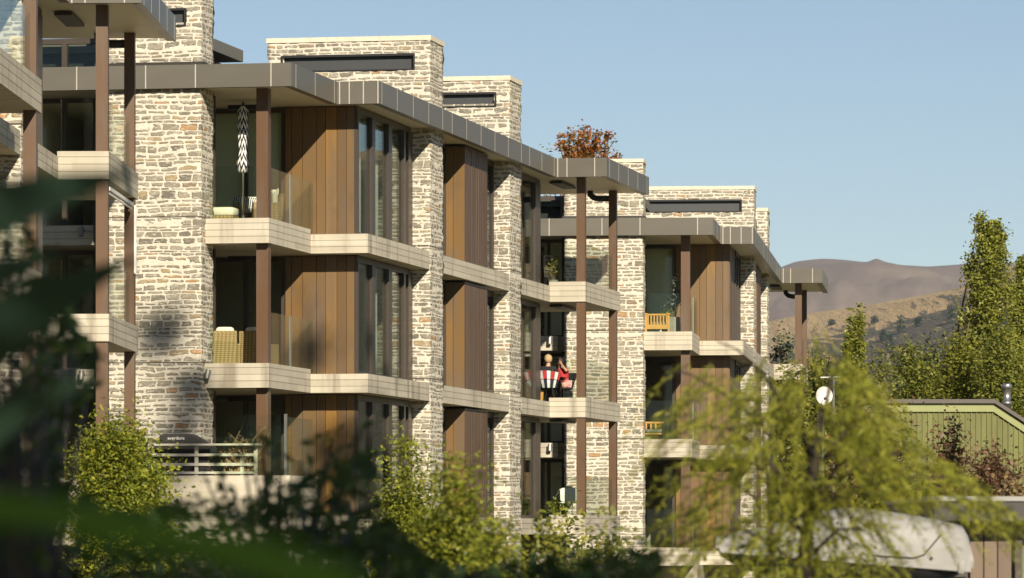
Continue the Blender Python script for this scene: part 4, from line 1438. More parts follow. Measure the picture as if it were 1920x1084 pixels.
def person_from_behind():
    v, rz = placed(FRB, -.33, 23.75, L1, R(-8))
    r = empty('person', v, rz, 'person with short fair hair and black top seated, seen from behind', 'person')
    j = {'pelvis': ((0, 0, .52), (.15, .12)), 'waist': ((0, -.02, .68), (.135, .10)), 'chest': ((0, -.01, .86), (.16, .11)), 'neckb': ((0, 0, 1.0), (.075, .065)), 'neck': ((0, .0, 1.07), .052), 'skull': ((0, .01, 1.15), .06)}
    e = [('pelvis', 'waist'), ('waist', 'chest'), ('chest', 'neckb'), ('neckb', 'neck'), ('neck', 'skull')]
    for s, n in ((-1, 'l'), (1, 'r')):
        j[n + 'sh'] = ((s * .18, 0, .95), .058); j[n + 'el'] = ((s * .25, .14, .70), .043); j[n + 'wr'] = ((s * .13, .36, .74), .028)
        j[n + 'hip'] = ((s * .10, .06, .51), .09); j[n + 'kn'] = ((s * .12, .46, .50), .062); j[n + 'an'] = ((s * .12, .47, .10), .042); j[n + 'toe'] = ((s * .13, .60, .04), .035)
        e += [('chest', n + 'sh'), (n + 'sh', n + 'el'), (n + 'el', n + 'wr'), ('pelvis', n + 'hip'), (n + 'hip', n + 'kn'), (n + 'kn', n + 'an'), (n + 'an', n + 'toe')]
        hand(j, e, n, n + 'wr', (-s * .3, .9, -.1), (1, 0, 0))
    skin_mesh('body', (j, e), SKIN, r)
    head(r, (0, .01, 1.195), R(172), None, HAIRB)
    g = {'pelvis': ((0, 0, .53), (.165, .135)), 'waist': ((0, -.02, .68), (.15, .115)), 'chest': ((0, -.01, .86), (.175, .125)), 'neckb': ((0, 0, .995), (.10, .085))}
    ge = [('pelvis', 'waist'), ('waist', 'chest'), ('chest', 'neckb')]
    for s, n in ((-1, 'l'), (1, 'r')):
        g[n + 'sh'] = ((s * .18, 0, .955), .072); g[n + 'el'] = ((s * .235, .10, .76), .06)
        ge += [('chest', n + 'sh'), (n + 'sh', n + 'el')]
    skin_mesh('top', (g, ge), BLKC, r)
    tr = {'pelvis': ((0, 0, .52), (.17, .14))}
    te = []
    for s, n in ((-1, 'l'), (1, 'r')):
        tr[n + 'hip'] = ((s * .10, .08, .52), .105); tr[n + 'kn'] = ((s * .12, .46, .505), .078); tr[n + 'an'] = ((s * .12, .47, .16), .062)
        te += [('pelvis', n + 'hip'), (n + 'hip', n + 'kn'), (n + 'kn', n + 'an')]
    skin_mesh('trousers', (tr, te), BLKC, r)


def person_in_red():
    v, rz = placed(FRB, -.10, 24.95, L1, R(-20))
    r = empty('person', v, rz, 'person in red top and pink shorts seated, one hand raised to the head', 'person')
    j = {'pelvis': ((0, 0, .53), (.145, .12)), 'waist': ((-.03, .01, .68), (.125, .10)), 'chest': ((-.07, -.02, .85), (.145, .11)), 'neckb': ((-.10, -.04, .99), (.07, .06)), 'neck': ((-.11, -.05, 1.04), .05), 'skull': ((-.12, -.05, 1.10), .055)}
    e = [('pelvis', 'waist'), ('waist', 'chest'), ('chest', 'neckb'), ('neckb', 'neck'), ('neck', 'skull')]
    j['rsh'] = ((.08, -.03, .94), .052); j['rel'] = ((.17, -.20, .92), .040); j['rwr'] = ((.0, -.17, 1.10), .027)
    j['lsh'] = ((-.24, -.02, .92), .052); j['lel'] = ((-.30, -.18, .74), .040); j['lwr'] = ((-.20, -.36, .72), .027)
    j['rhip'] = ((.09, -.08, .52), .088); j['rkn'] = ((.10, -.42, .50), .062); j['ran'] = ((.02, -.44, .10), .042); j['rtoe'] = ((-.02, -.56, .045), .034)
    j['lhip'] = ((-.09, -.08, .52), .088); j['lkn'] = ((-.13, -.42, .50), .062); j['lan'] = ((-.13, -.36, .10), .042); j['ltoe'] = ((-.16, -.48, .045), .034)
    for n in 'rl':
        e += [('chest', n + 'sh'), (n + 'sh', n + 'el'), (n + 'el', n + 'wr'), ('pelvis', n + 'hip'), (n + 'hip', n + 'kn'), (n + 'kn', n + 'an'), (n + 'an', n + 'toe')]
    hand(j, e, 'r', 'rwr', (-.5, .25, .8), (.3, .9, 0), 1.0)
    hand(j, e, 'l', 'lwr', (.3, -.9, -.1), (1, 0, 0))
    skin_mesh('body', (j, e), SKIN, r)
    head(r, (-.12, -.06, 1.155), R(-25), None, HAIRD, True, R(8))
    g = {'pelvis': ((0, 0, .56), (.155, .13)), 'waist': ((-.03, .01, .68), (.142, .115)), 'chest': ((-.07, -.02, .85), (.162, .125)), 'neckb': ((-.10, -.035, .975), (.095, .08)),
         'rsh': ((.08, -.03, .945), .068), 'rel': ((.145, -.15, .925), .058), 'lsh': ((-.24, -.02, .925), .068), 'lel': ((-.275, -.11, .82), .058)}
    skin_mesh('shirt', (g, [('pelvis', 'waist'), ('waist', 'chest'), ('chest', 'neckb'), ('chest', 'rsh'), ('rsh', 'rel'), ('chest', 'lsh'), ('lsh', 'lel')]), REDC, r)
    tr = {'pelvis': ((0, 0, .53), (.165, .14)), 'rhip': ((.09, -.08, .525), .105), 'rkn': ((.10, -.30, .515), .09), 'lhip': ((-.09, -.08, .525), .105), 'lkn': ((-.12, -.30, .515), .09)}
    skin_mesh('shorts', (tr, [('pelvis', 'rhip'), ('rhip', 'rkn'), ('pelvis', 'lhip'), ('lhip', 'lkn')]), PINKC, r)
    for s, p in (('r', (0.0, -.50, .04)), ('l', (-.145, -.42, .04))):
        m = MB(); m.add(*soft_box(p[0] - .05, p[0] + .05, p[1] - .13, p[1] + .12, 0, .085)); m.build('shoe', M['white'], r, True)


person_from_behind()
person_in_red()


def shell_chair(a, b, rot, label, striped):
    v, rz = placed(FRB, a, b, L1, rot)
    r = empty('chair', v, rz, label, 'chair', None)
    cols = [M['white'], REDC, plain('navy_cloth', (.015, .018, .04), .8), BLKC]
    V, F, mi = [], [], []
    nseg, rows = 9, 6
    for k in range(nseg * 2):
        for side in (0, 1):
            pass
    mb = MB()
    for k in range(nseg):
        for rw, (t0, t1) in enumerate(((0, .48), (.52, 1.0))):
            q = []
            for t in (t0, t1):
                for u in (k + .06, k + .94):
                    an = R(-78 + 156 * u / nseg)
                    rad = .25 + .15 * t
                    q.append((rad * math.sin(an), .12 - rad * math.cos(an) * (.95), .42 + .46 * t - .10 * t * (1 - math.cos(an))))
            idx = (0 if k % 2 else (1 if rw == 1 else 2)) if striped else 3
            inner = [(x * .93, y * .93 + .01, z) for x, y, z in q]
            mb.add(q + inner, [(0, 1, 3, 2), (4, 6, 7, 5), (0, 2, 6, 4), (1, 5, 7, 3), (2, 3, 7, 6), (0, 4, 5, 1)], idx)
    mb.build('backrest', cols, r)
    m = MB(); m.lathe([(.20, .40), (.24, .42), (.24, .45), (.2, .47)], 20, (0, .14, 0)); m.build('seat', BLKC, r)
    for sx, sy in ((-.2, -.06), (.2, -.06), (-.2, .34), (.2, .34)):
        m = MB(); m.tube([(sx * .7, .14 + (sy - .14) * .7, .41), (sx * 1.15, sy * 1.1, 0)], .013, 8); m.build('leg', BLKC, r)
    return r


shell_chair(-.33, 23.6, R(-8), 'round-backed chair with red, white and navy straps behind the seated person', True)
shell_chair(-.06, 25.0, R(150), 'black round-backed chair under the person in red', False)
v, rz = placed(FRB, -.36, 24.62, L1, 0)
r = empty('patio_table', v, rz, 'small dark patio table between the two seated people', 'table')
m = MB(); m.lathe([(.34, .70), (.36, .715), (.36, .73), (.34, .74)], 24); m.build('table_top', BLKC, r)
m = MB(); m.lathe([(.22, 0), (.20, .03), (.035, .06), (.03, .70)], 16); m.build('pedestal', BLKC, r)
v, rz = placed(FRB, -.52, 23.35, L1, 0)
r = empty('bag', v, rz, 'tan shopping bag standing on the balcony floor under the striped chair', 'bag')
m = MB(); m.add([(-.11, -.05, 0), (.11, -.05, 0), (.11, .05, 0), (-.11, .05, 0), (-.13, -.06, .30), (.13, -.06, .30), (.13, .06, .30), (-.13, .06, .30)],
                [(3, 2, 1, 0), (0, 1, 5, 4), (1, 2, 6, 5), (2, 3, 7, 6), (3, 0, 4, 7)]); m.build('body', ORNG, r)
m = MB(); m.tube([(-.07, -.06, .29), (-.05, -.07, .40), (.05, -.07, .40), (.07, -.06, .29)], .008, 6); m.build('handle', M['groove'], r)


# ------------------------------------------------------------------ plants in pots, more furniture
def potted(fr, a, b, z, label, pot_r, pot_h, plant_h, w, mat, leaf, square=False, n=260, potmat=None):
    v, rz = placed(fr, a, b, z)
    r = empty('potted_plant', v, rz, label, 'potted plant')
    m = MB()
    if square: m.box(-pot_r, pot_r, -pot_r, pot_r, 0, pot_h)
    else: m.lathe([(pot_r * .75, 0), (pot_r, pot_h * .9), (pot_r * 1.06, pot_h), (pot_r * .9, pot_h), (pot_r * .85, pot_h * .92)], 18)
    m.build('pot', potmat or GREYW, r)
    H = ellipsoid_points(14, (0, 0, pot_h + plant_h * .55), (w, w, plant_h * .45), .3)
    P = np.repeat(H, n // 14, 0) + rng.normal(size=(14 * (n // 14), 3)) * w * .35
    V, Q = leaf_quads(P, leaf, leaf * .4, .3)
    np_mesh('foliage', V, Q, mat, r)
    m = MB()
    for h in H[:7]: m.tube([(0, 0, pot_h * .8), tuple(Vector(h) * .6 + Vector((0, 0, pot_h * .3))), tuple(h)], [.012, .008, .003], 5)
    m.build('stem', BARK, r)
    return r


potted(FRB, -.22, 23.9, L2, 'leafy potted shrub inside the top corner balcony', .14, .25, .55, .17, LEAF['hedge'], .08)
potted(FRC, -1.86, -3.05, L2 + DZ['C'], 'tall grey planter with silvery oleander on the far building, top balcony', .15, .56, 1.15, .22, LEAF['olive'], .11, True, 420)
potted(FRC, -2.12, -3.1, L2 + DZ['C'], 'low yellow-green plant spilling beside the slatted chair', .13, .30, .45, .2, LEAF['sunny'], .07)
potted(FRB, -.02, 23.6, L0, 'grassy green plant in a pot under the white chair', .14, .10, .45, .2, LEAF['sunny'], .12)

# steel folding chair leaning in the top corner balcony
v, rz = placed(FRB, -.36, 24.3, L2, R(10))
r = empty('folding_chair', v, rz, 'black metal folding chair leaning beside the potted shrub', 'chair')
m = MB()
for s in (-.19, .19):
    m.tube([(s, 0, 0), (s, .12, .95)], .012, 6)
for z in (.5, .68, .82, .93): m.tube([(-.19, .12 * z / .95, z), (.19, .12 * z / .95, z)], .01, 6)
m.build('frame', M['black'], r)
m = MB(); m.box(-.18, .18, -.02, .0, .28, .62); m.build('seat', M['groove'], r)

# white chair on the ground-floor corner balcony
v, rz = placed(FRB, .22, 23.5, L0, R(25))
r = empty('garden_chair', v, rz, 'white square-backed chair on the lowest corner balcony', 'chair')
m = MB(); m.add(*soft_box(-.24, .24, -.22, -.19, .46, .84)); m.build('backrest', M['white'], r, True)
m = MB(); m.add(*soft_box(-.24, .24, -.22, .24, .42, .46)); m.build('seat', M['white'], r, True)
for sx, sy in ((-.22, -.2), (.22, -.2), (-.22, .22), (.22, .22)):
    m = MB(); m.tube([(sx, sy, .43), (sx * 1.05, sy * 1.05, 0)], .013, 8); m.build('leg', M['white'], r)
for s in (-1, 1):
    m = MB(); m.tube([(s * .24, -.2, .80), (s * .26, .05, .66), (s * .25, .22, .62), (s * .24, .22, .43)], .012, 8); m.build('arm', M['white'], r)


def slat_chair(fr, a, b, z, rot, label, w=.62, d=.62, cushion=None, cat='chair'):
    v, rz = placed(fr, a, b, z, rot)
    r = empty('slatted_chair', v, rz, label, cat)
    for sx in (-1, 1):
        m = MB()
        m.box(sx * w / 2 - .03, sx * w / 2 + .03, -d / 2 - .02, -d / 2 + .05, 0, .62); m.box(sx * w / 2 - .03, sx * w / 2 + .03, d / 2 - .05, d / 2 + .02, 0, .62)
        m.build('leg', ORNG, r)
        m = MB(); m.box(sx * w / 2 - .05, sx * w / 2 + .05, -d / 2 - .04, d / 2 + .04, .62, .66); m.build('arm', ORNG, r)
    m = MB()
    for i in range(7):
        x = -w / 2 + .06 + i * (w - .12) / 6
        m.box(x - .022, x + .022, -d / 2, -d / 2 + .025, .33, .60)
    m.box(-w / 2 + .03, w / 2 - .03, -d / 2 - .01, -d / 2 + .035, .20, .33); m.box(-w / 2 + .03, w / 2 - .03, -d / 2 - .01, -d / 2 + .035, .595, .645)
    m.build('backrest', ORNG, r)
    m = MB(); m.box(-w / 2 + .03, w / 2 - .03, -d / 2 + .04, d / 2 - .0, .26, .30); m.build('seat', ORNG, r)
    if cushion:
        m = MB(); m.add(*soft_box(-w / 2 + .05, w / 2 - .05, -d / 2 + .05, d / 2 - .02, .30, .42)); m.build('cushion', cushion, r, True)
    return r


slat_chair(FRC, -2.34, -3.1, L2 + DZ['C'], 0, 'orange slatted wooden armchair on the far building, top balcony', w=.66, cushion=GREYC)
slat_chair(FRC, -2.32, -2.6, L1 + DZ['C'], R(180), 'orange wooden bench with grey cushion on the far building, middle balcony', w=.95, cushion=GREYC, cat='bench')
v, rz = placed(FRC, -2.05, -2.95, L1 + DZ['C'] + .68, 0)
m = MB()
n = 10
V, F = [], []
for i in range(n + 1):
    for k in range(n + 1):
        x = (i / n - .5) * .34; zt = k / n
        V.append((x * (.55 + .5 * zt), -.30 * 0 + .05 * math.sin(i * 1.3) * zt - .06 * math.sin(zt * 3), .22 - .75 * zt))
for i in range(n):
    for k in range(n):
        q = i * (n + 1) + k
        F.append((q, q + 1, q + n + 2, q + n + 1))
m.add(V, F); m.add([(x, y + .03, z) for x, y, z in V], [f[::-1] for f in F])
o = m.build('jacket', BLKC, None, True)
o.location, o.rotation_euler = v, (0, 0, rz)
tag(o, 'dark jacket hung over the orange bench, half behind the feathery tree', 'jacket')

# ------------------------------------------------------------------ ground-floor terrace: barbecue, white rails, dry shrub
v, rz = placed(FRB, -2.55, -6.2, FL[0], 0)
r = empty('barbecue', v, rz, 'barbecue under a black cover behind the white rails', 'barbecue')
cover = plain('black_cover', (.030, .028, .026), .6, var=.3, vscale=4, bump=.3)
m = MB()
prof = [(-.66, 1.28), (-.45, 1.64), (-.40, 1.68), (.12, 1.68), (.20, 1.66), (.62, 1.40), (.64, 1.24)]
lo = [(x * 1.02, .55) for x, z in prof]
for y0, y1 in ((-.32, .32),):
    pass
V = [(x, -.30, z) for x, z in prof] + [(x, .30, z) for x, z in prof]
k = len(prof)
m.add(V, [tuple(range(k)), tuple(reversed(range(k, 2 * k)))] + [(i, i + k, i + 1 + k, i + 1) for i in range(k - 1)] + [(0, k - 1, 2 * k - 1, k)])
m.add([(-.67, -.31, .45), (.66, -.31, .45), (.66, .31, .45), (-.67, .31, .45), (-.66, -.305, 1.27), (.64, -.305, 1.23), (.64, .305, 1.23), (-.66, .305, 1.27)],
      [(3, 2, 1, 0), (0, 1, 5, 4), (1, 2, 6, 5), (2, 3, 7, 6), (3, 0, 4, 7)])
m.build('cover', cover, r)
for sx in (-.55, .55):
    m = MB(); m.lathe([(.0, 0), (.09, 0), (.09, .06), (0, .06)], 14, (0, 0, 0)); w = m.build('wheel', M['black'], r); w.rotation_euler = (R(90), 0, 0); w.location = (sx, .0, .09)
    m = MB(); m.box(sx - .02, sx + .02, -.2, .2, .08, .46); m.build('leg', M['steel'], r)
cu = bpy.data.curves.new('lettering', 'FONT'); cu.body = 'everdure'; cu.size = .10; cu.extrude = .002; cu.align_x = 'CENTER'
to = bpy.data.objects.new('lettering_curve', cu); COL.objects.link(to)
dg = bpy.context.evaluated_depsgraph_get(); dg.update()
tm_ = bpy.data.meshes.new_from_object(to.evaluated_get(dg)); bpy.data.objects.remove(to)
tm_.materials.clear(); tm_.materials.append(M['white'])
lt = link('lettering', tm_, r)
lt.rotation_euler = (R(90), 0, 0); lt.location = (-.10, -.312, 1.555)

oldw = plain('worn_white_timber', (.60, .56, .47), .7, var=.35, vscale=6)
v, rz = placed(FRB, -2.0, -6.85, FL[0], 0)
r = empty('timber_railing', v, rz, 'worn white timber rails with a shelf on top along the terrace parapet', 'railing')
m = MB(); m.box(-1.3, 1.25, -.22, .16, 1.42, 1.46); m.build('shelf', oldw, r)
for z, h in ((1.20, .055), (1.00, .06), (.83, .05)):
    m = MB(); m.box(-1.3, 1.12, -.06, -.02, z, z + h); m.build('rail', oldw, r)
for x in (-1.2, -.12, .86, 1.15):
    m = MB(); m.box(x - .035, x + .035, -.02, .05, 0, 1.42 if x != .86 else 1.24); m.build('post', oldw, r)
dryp = FRB.w(-1.25, -6.75, FL[0])
r = empty('dry_shrub', dryp, -FRB.phi, 'dry orange-brown twiggy shrub behind the white rails', 'shrub')
m = MB()
H = []
for i in range(46):
    an = rng.uniform(0, 6.28); ln = rng.uniform(.25, .75)
    s = Vector((rng.normal() * .22, rng.normal() * .08, .9 + rng.uniform(0, .35)))
    e_ = s + Vector((math.cos(an) * ln * .55, math.sin(an) * .2, ln * rng.uniform(.3, 1.0)))
    mm = s.lerp(e_, .5) + Vector((rng.normal() * .05, 0, .05))
    m.tube([(0, 0, .2), s, mm, e_], [.012, .010, .007, .003], 5)
    H += [mm, e_]
m.build('trunk', plain('dry_twig', (.42, .27, .13), .9, var=.3), r)
P = np.repeat(np.array(H), 6, 0) + rng.normal(size=(len(H) * 6, 3)) * .07
V, Q = leaf_quads(P, .06, .018, .2)
np_mesh('foliage', V, Q, LEAF['dry'], r)

# ------------------------------------------------------------------ right-hand side: dish, aerial, green house, flat-roofed building, car
p = at(1545, 742, 84)
r = empty('satellite_dish', (p.x, p.y, 0), R(14), 'white satellite dish with dark spots on a pole behind the feathery tree', 'satellite dish')
m = MB()
n = 28
V, F = [], []
for jn in range(7):
    q = jn / 6
    for i in range(n):
        a = 2 * math.pi * i / n
        V.append((q * .155 * math.cos(a) * 1.0, -.02 - .05 * (1 - q * q) * -1, q * .165 * math.sin(a)))
for jn in range(6):
    for i in range(n):
        F.append((jn * n + i, jn * n + (i + 1) % n, (jn + 1) * n + (i + 1) % n, (jn + 1) * n + i))
m.add(V, F); m.add([(x, y + .012, z) for x, y, z in V], [f[::-1] for f in F])
dish = m.build('dish', plain('dish_white', (.72, .71, .66), .5, var=.08), r, True)
dish.location = (0, 0, p.z)
m = MB(); m.tube([(-.02, -.02, p.z - .05), (-.05, -.24, p.z - .06)], .008, 6); m.add(*soft_box(-.075, -.03, -.27, -.22, p.z - .085, p.z - .035)); m.build('feed_arm', M['groove'], r)
m = MB(); m.tube([(0, .06, 0), (0, .06, p.z)], .025, 8); m.build('pole', M['steel'], r)
p = at(1563, 708, 86)
r = empty('aerial', (p.x, p.y, 0), 0, 'thin horizontal aerial above the satellite dish', 'aerial')
m = MB(); m.tube([(-.24, 0, p.z), (.26, .02, p.z + .02)], .012, 6)
for i in range(7): m.tube([(-.2 + i * .07, -.1, p.z + i * .003), (-.2 + i * .07, .1, p.z + i * .003)], .004, 5)
m.build('boom', M['white'], r)
m = MB(); m.tube([(.0, 0, 0), (0, 0, p.z)], .018, 8); m.build('pole', M['steel'], r)

# green timber house
GREEN = timber_mat('green_boards', [(.155, .165, .055), (.19, .20, .07), (.17, .18, .06)], .7, .25, bleach=.3)
p0 = at(1700, 757, 92); p1 = at(1862, 757, 92); p2 = at(1990, 842, 92)
r = empty('green_house', (p1.x, 92, 0), 0, 'green board-clad house with a dark roof edge', 'house')
x0, x1, x2 = at(1630, 757, 92).x - p1.x, 0.0, p2.x - p1.x
zt, zr = p1.z, p2.z
m = MB()
x = x0
while x < x2 - .01:
    xe = min(x + .105, x2)
    top = lambda q: zt - .16 if q <= 0 else zt - .16 + (zr - zt) * q / x2
    m.add([(x + .004, 0, 0), (xe - .004, 0, 0), (xe - .004, 0, top(xe)), (x + .004, 0, top(x)), (x + .004, .04, 0), (xe - .004, .04, 0), (xe - .004, .04, top(xe)), (x + .004, .04, top(x))],
          [(0, 1, 2, 3), (7, 6, 5, 4), (1, 5, 6, 2), (4, 0, 3, 7), (3, 2, 6, 7)])
    m.box(xe - .012, xe + .012, -.022, -.0005, 0, top(xe) - .001)
    x = xe
m.build('wall', GREEN, r)
m = MB(); m.box(x0, x2, .05, 5.5, 0, zr - .3); m.add([(x0, .05, zr - .3), (0, .05, zt - .2), (x2, .05, zr - .31), (x0, .05, zt - .2)], [(0, 2, 1, 3)]); m.build('wall', GREEN, r)
m = MB()
for (a, za), (b, zb_) in (((x0 - .1, zt), (0.0, zt)), ((0.0, zt), (x2, zr))):
    m.add([(a, -.06, za - .16), (b, -.06, zb_ - .16), (b, -.06, zb_), (a, -.06, za), (a, -.025, za - .16), (b, -.025, zb_ - .16), (b, -.025, zb_), (a, -.025, za)],
          [(0, 1, 2, 3), (7, 6, 5, 4), (3, 2, 6, 7), (1, 0, 4, 5)])
m.build('bargeboard', plain('pale_green_board', (.24, .255, .10), .6, var=.15), r)
m = MB()
for (a, za), (b, zb_) in (((x0 - .15, zt), (0.02, zt)), ((0.02, zt), (x2 + .05, zr))):
    m.add([(a, -.14, za + .005), (b, -.14, zb_ + .005), (b, 5.6, zb_ + .005), (a, 5.6, za + .005), (a, -.14, za + .085), (b, -.14, zb_ + .085), (b, 5.6, zb_ + .085), (a, 5.6, za + .085)],
          [(0, 1, 5, 4), (1, 2, 6, 5), (2, 3, 7, 6), (3, 0, 4, 7), (4, 5, 6, 7), (3, 2, 1, 0)])
rf = m.build('roof', plain('dark_roofing', (.10, .085, .075), .7, var=.2), r)
pf = at(1888, 719, 93.5)
fx_, fz = pf.x - p1.x, pf.z
m = MB(); m.lathe([(.085, zr - .3), (.085, fz - .42), (.10, fz - .42), (.10, fz - .36), (.075, fz - .36), (.075, fz - .10), (.10, fz - .10), (.10, fz - .02), (.06, fz)], 18, (fx_, 1.5, 0))
m.build('flue_pipe', plain('galvanised_steel', (.42, .42, .42), .38, .85, var=.15), rf, True)

# flat-roofed timber building at the bottom right
d = 40
pl, pt = at(1745, 934, d), at(1920, 936, d)
r = empty('flat_roofed_building', (pl.x, d, 0), 0, 'low flat-roofed timber building at the bottom right corner', 'building')
zt = pl.z
zf = at(1780, 977, d).z
m = MB(); m.box(0, 3.6, -.35, 5, zf, zt); rf = m.build('roof', M['groove'], r)
m = MB(); m.box(-.01, 3.62, -.37, -.352, zt - .028, zt + .012); m.box(-.02, -.002, -.35, 5, zt - .028, zt + .012); m.build('roof_edge', plain('zinc_edge', (.30, .29, .27), .35, .7), rf)
xw = at(1812, 1000, d).x - pl.x; xe = at(1903, 1000, d).x - pl.x
WALN = timber_mat('brown_wall_boards', [(.15, .10, .06), (.17, .115, .07), (.135, .09, .055)], .5, bleach=.3)
boards(r, 'wall', 'y', 0.0, [xw + .03 + i * (xe - xw - .06) / 3 for i in range(4)], 0, zf - .002, WALN, th=.06)
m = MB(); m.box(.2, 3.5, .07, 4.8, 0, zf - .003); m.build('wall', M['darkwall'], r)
m = MB()
for i in range(44): m.box(xw - .14, xw + .0, -.02, .03, .05 + i * .05, .075 + i * .05)
m.box(xw - .15, xw + .015, .031, .06, 0, zf - .004)
m.build('louvre', M['frame'], r)
frame_window('window', r, 'y', .03, xe, xe + .9, 0.1, at(1900, 990, d).z, fw=.06, depth=.1)


# car with a roof box
def car():
    d = 35.0
    pa, pb = at(1335, 1000, d), at(1815, 1000, d)
    cx = (pa.x + pb.x) / 2 + .2
    r = empty('parked_car', (cx, d, 0), 0, 'grey parked car under the pale roof box', 'car')
    paint = plain('grey_car_paint', (.16, .17, .18), .25, .6, .6, .05)
    prof = [(-2.2, .35), (-2.25, .7), (-2.2, 1.0), (-2.02, 1.10), (-1.75, 1.62), (-1.45, 1.74), (.55, 1.76), (.85, 1.66), (1.35, 1.12), (2.1, .98), (2.25, .75), (2.25, .38)]
    k = len(prof)
    m = MB()
    V = []
    for y, sh in ((-.88, 0.0), (-.70, 1.0), (.70, 1.0), (.88, 0.0)):
        V += [(x * (1 if sh else .985), y * (1 if z < 1.1 else .86) if not sh else y, z + (.03 if sh and z > 1.5 else 0)) for x, z in prof]
    F = []
    for b in range(3):
        for i in range(k - 1):
            F.append((b * k + i, b * k + i + 1, (b + 1) * k + i + 1, (b + 1) * k + i))
        F.append((b * k + k - 1, b * k, (b + 1) * k, (b + 1) * k + k - 1))
    F += [tuple(reversed(range(k))), tuple(range(3 * k, 4 * k))]
    m.add(V, F)
    m.build('body', paint, r, False)
    for s in (-1, 1):
        for xa, xb in ((-1.62, -.75), (-.68, .15), (.22, .92)):
            m = MB()
            y = s * .80
            top = 1.62
            xs_ = (xa + (.22 if xa < -1.5 else 0), xb - (.30 if xb > .8 else 0))
            m.add([(xa, s * .862, 1.13), (xb, s * .862, 1.13), (xs_[1], s * .772, top), (xs_[0], s * .772, top), (xa, s * .85, 1.13), (xb, s * .85, 1.13), (xs_[1], s * .76, top), (xs_[0], s * .76, top)],
                  [(0, 1, 2, 3), (7, 6, 5, 4), (0, 4, 5, 1), (1, 5, 6, 2), (2, 6, 7, 3), (3, 7, 4, 0)])
            m.build('window', plain('tinted_glass', (.015, .018, .02), .08), r)
        for x in (-1.4, 1.4):
            m = MB(); m.lathe([(.16, -.1), (.30, -.11), (.33, -.08), (.33, .08), (.30, .11), (.16, .1)], 24)
            w = m.build('wheel', plain('tyre_rubber', (.02, .02, .02), .8), r); w.rotation_euler = (R(90), 0, 0); w.location = (x, s * .80, .33)
            m = MB(); m.lathe([(.02, -.105), (.17, -.10), (.17, .10), (.02, .105)], 16); m.build('rim', M['steel'], w)
    for x in (-.95, .35):
        m = MB(); m.tube([(x, -.72, 1.74), (x, -.66, 1.86), (x, .66, 1.86), (x, .72, 1.74)], .018, 8); m.build('roof_bar', M['black'], r)
    # the box
    rb = empty('roof_box', (cx - .2, d, 1.87), 0, 'pale grey roof box with dark underside behind the feathery tree', 'roof box')
    L = (pb.x - pa.x)
    zt = at(1500, 950, d).z - 1.87
    zs = at(1500, 1046, d).z - 1.87
    shell = plain('pale_grey_shell', (.28, .27, .25), .55, 0, .3, .12)
    n, mseg = 40, 20
    V, F = [], []
    for i in range(n + 1):
        t = i / n
        x = -L / 2 + L * t
        # height profile of the lid along its length: arched, blunt cut at the right end
        hp = zt * (min(1, .45 + 1.1 * t) if t < .5 else 1 - .16 * ((t - .5) / .5) ** 2) if t < .97 else zt * .80 * (1 - (t - .97) * 14)
        hp = max(hp, zs + .02)
        wv = .42 * (min(1, .55 + 1.4 * t) if t < .35 else (1.0 if t < .85 else 1 - 1.6 * (t - .85)))
        for k2 in range(mseg + 1):
            a = math.pi * k2 / mseg
            c_, s_ = math.cos(a), math.sin(a)
            e = .45
            V.append((x, -wv * math.copysign(abs(c_) ** e, c_), zs + (hp - zs) * (abs(s_) ** .55)))
    for i in range(n):
        for k2 in range(mseg):
            q = i * (mseg + 1) + k2
            F.append((q, q + mseg + 1, q + mseg + 2, q + 1))
    F.append(tuple(range(mseg, -1, -1)))
    F.append(tuple(n * (mseg + 1) + q for q in range(mseg + 1)))
    m = MB(); m.add(V, F); m.build('lid', shell, rb, True)
    m = MB()
    m.box(-L / 2 + .02, L / 2 - .03, -.435, -.42, zs - .03, zs + .012); m.build('rim', shell, rb)
    m = MB(); m.tube([(L * .10, -.428, zs + .035), (L * .26, -.426, zs + .04), (L * .30, -.424, zs + .07), (L * .36, -.415, zt * .72)], .006, 6); m.build('groove', M['groove'], rb)
    m = MB(); m.tube([(L * .33, -.44, zs + .05), (L * .33, -.41, zs + .05)], .010, 10); m.build('lock', M['black'], rb)
    rb.rotation_euler = (0, R(4.5), 0)
    V = []
    for i in range(n + 1):
        t = i / n
        x = -L / 2 + .02 + (L - .07) * t
        wv = .41 * (min(1, .55 + 1.4 * t) if t < .35 else (1.0 if t < .85 else 1 - 1.6 * (t - .85)))
        dep = (zs + .0) * (min(1, t * 6, (1 - t) * 6) ** .5)
        for k2 in range(11):
            a = math.pi * k2 / 10
            V.append((x, -wv * math.cos(a), zs - dep * math.sin(a) ** .5 * .98 - .002))
    F = [(i * 11 + q, i * 11 + q + 1, (i + 1) * 11 + q + 1, (i + 1) * 11 + q) for i in range(n) for q in range(10)]
    m = MB(); m.add(V, F); m.build('base_shell', M['black'], rb, True)
    for x in (L / 2 - .10, -L / 2 + .35):
        m = MB(); m.add(*soft_box(x - .025, x + .025, -.452, -.425, zs - .05, zs + .05)); m.build('latch', shell, rb, True)


car()
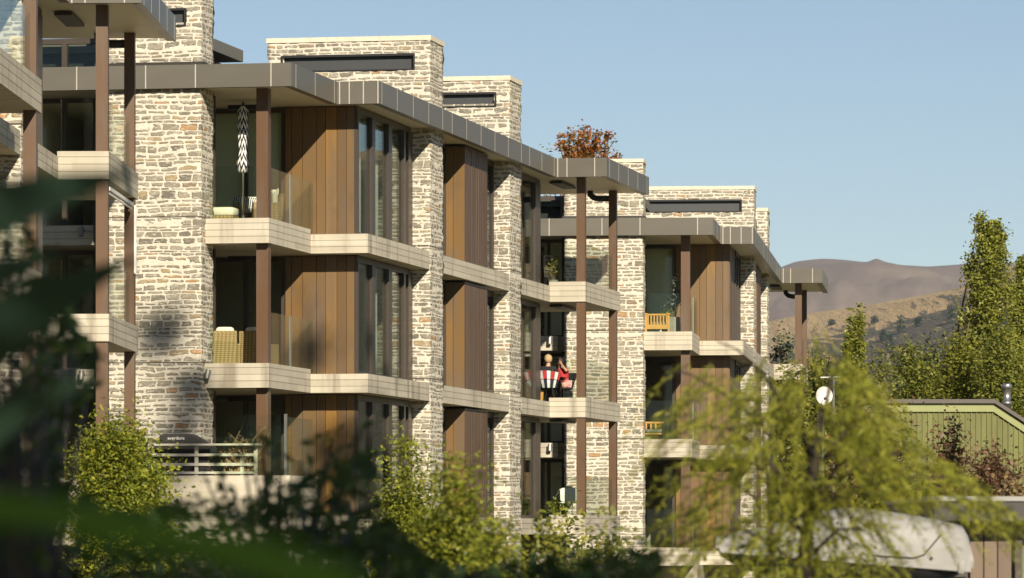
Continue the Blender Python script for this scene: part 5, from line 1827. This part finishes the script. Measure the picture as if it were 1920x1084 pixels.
# ------------------------------------------------------------------ camera, sun, sky
cam_d = bpy.data.cameras.new('camera')
cam = bpy.data.objects.new('camera', cam_d)
COL.objects.link(cam)
cam.location = (0, 0, CAMZ)
cam.rotation_euler = (R(90), 0, 0)
cam_d.lens = 165.0
cam_d.sensor_width = 36.0
cam_d.shift_y = (HY - 542.0) / 1920.0
cam_d.clip_start = .3
cam_d.clip_end = 40000
cam_d.dof.use_dof = True
cam_d.dof.focus_distance = 108.0
cam_d.dof.aperture_fstop = 6.3
scene.camera = cam

# direction to the sun, from the shadows on the boards: per metre of drop 0.93 to the right and 1.3 towards the camera in the building's frame
sa, sb, sz = 1.0, -2.0, 1.08
sx = sa * FRB.c + sb * FRB.s
sy = -sa * FRB.s + sb * FRB.c
sv = Vector((sx, sy, sz)).normalized()
sun_d = bpy.data.lights.new('sun', 'SUN')
sun_d.energy = 5.0
sun_d.angle = R(.53)
sun_d.color = (1.0, .895, .725)
sun = bpy.data.objects.new('sun', sun_d)
COL.objects.link(sun)
sun.rotation_euler = sv.to_track_quat('Z', 'Y').to_euler()
world = bpy.data.worlds.new('World')
scene.world = world
world.use_nodes = True
wn = world.node_tree
wn.nodes.clear()
sky = wn.nodes.new('ShaderNodeTexSky')
sky.sky_type = 'NISHITA'
sky.sun_disc = False
sky.sun_elevation = math.asin(sv.z)
sky.sun_rotation = math.atan2(sv.x, sv.y)
sky.air_density = .8
sky.dust_density = 0.0
sky.ozone_density = 1.7
sky.altitude = 300
bg = wn.nodes.new('ShaderNodeBackground')
bg.inputs[1].default_value = .052
wo = wn.nodes.new('ShaderNodeOutputWorld')
wn.links.new(sky.outputs[0], bg.inputs[0])
wn.links.new(bg.outputs[0], wo.inputs[0])

scene.view_settings.view_transform = 'Standard'
scene.view_settings.look = 'None'
scene.view_settings.exposure = 0.60
scene.view_settings.gamma = 1.0
scene.render.engine = 'CYCLES'
cy = scene.cycles
cy.use_denoising = True
cy.max_bounces = 8
cy.diffuse_bounces = 3
cy.glossy_bounces = 4
cy.transmission_bounces = 4
cy.transparent_max_bounces = 24
cy.caustics_reflective = False
cy.caustics_refractive = False
cy.sample_clamp_indirect = 6.0
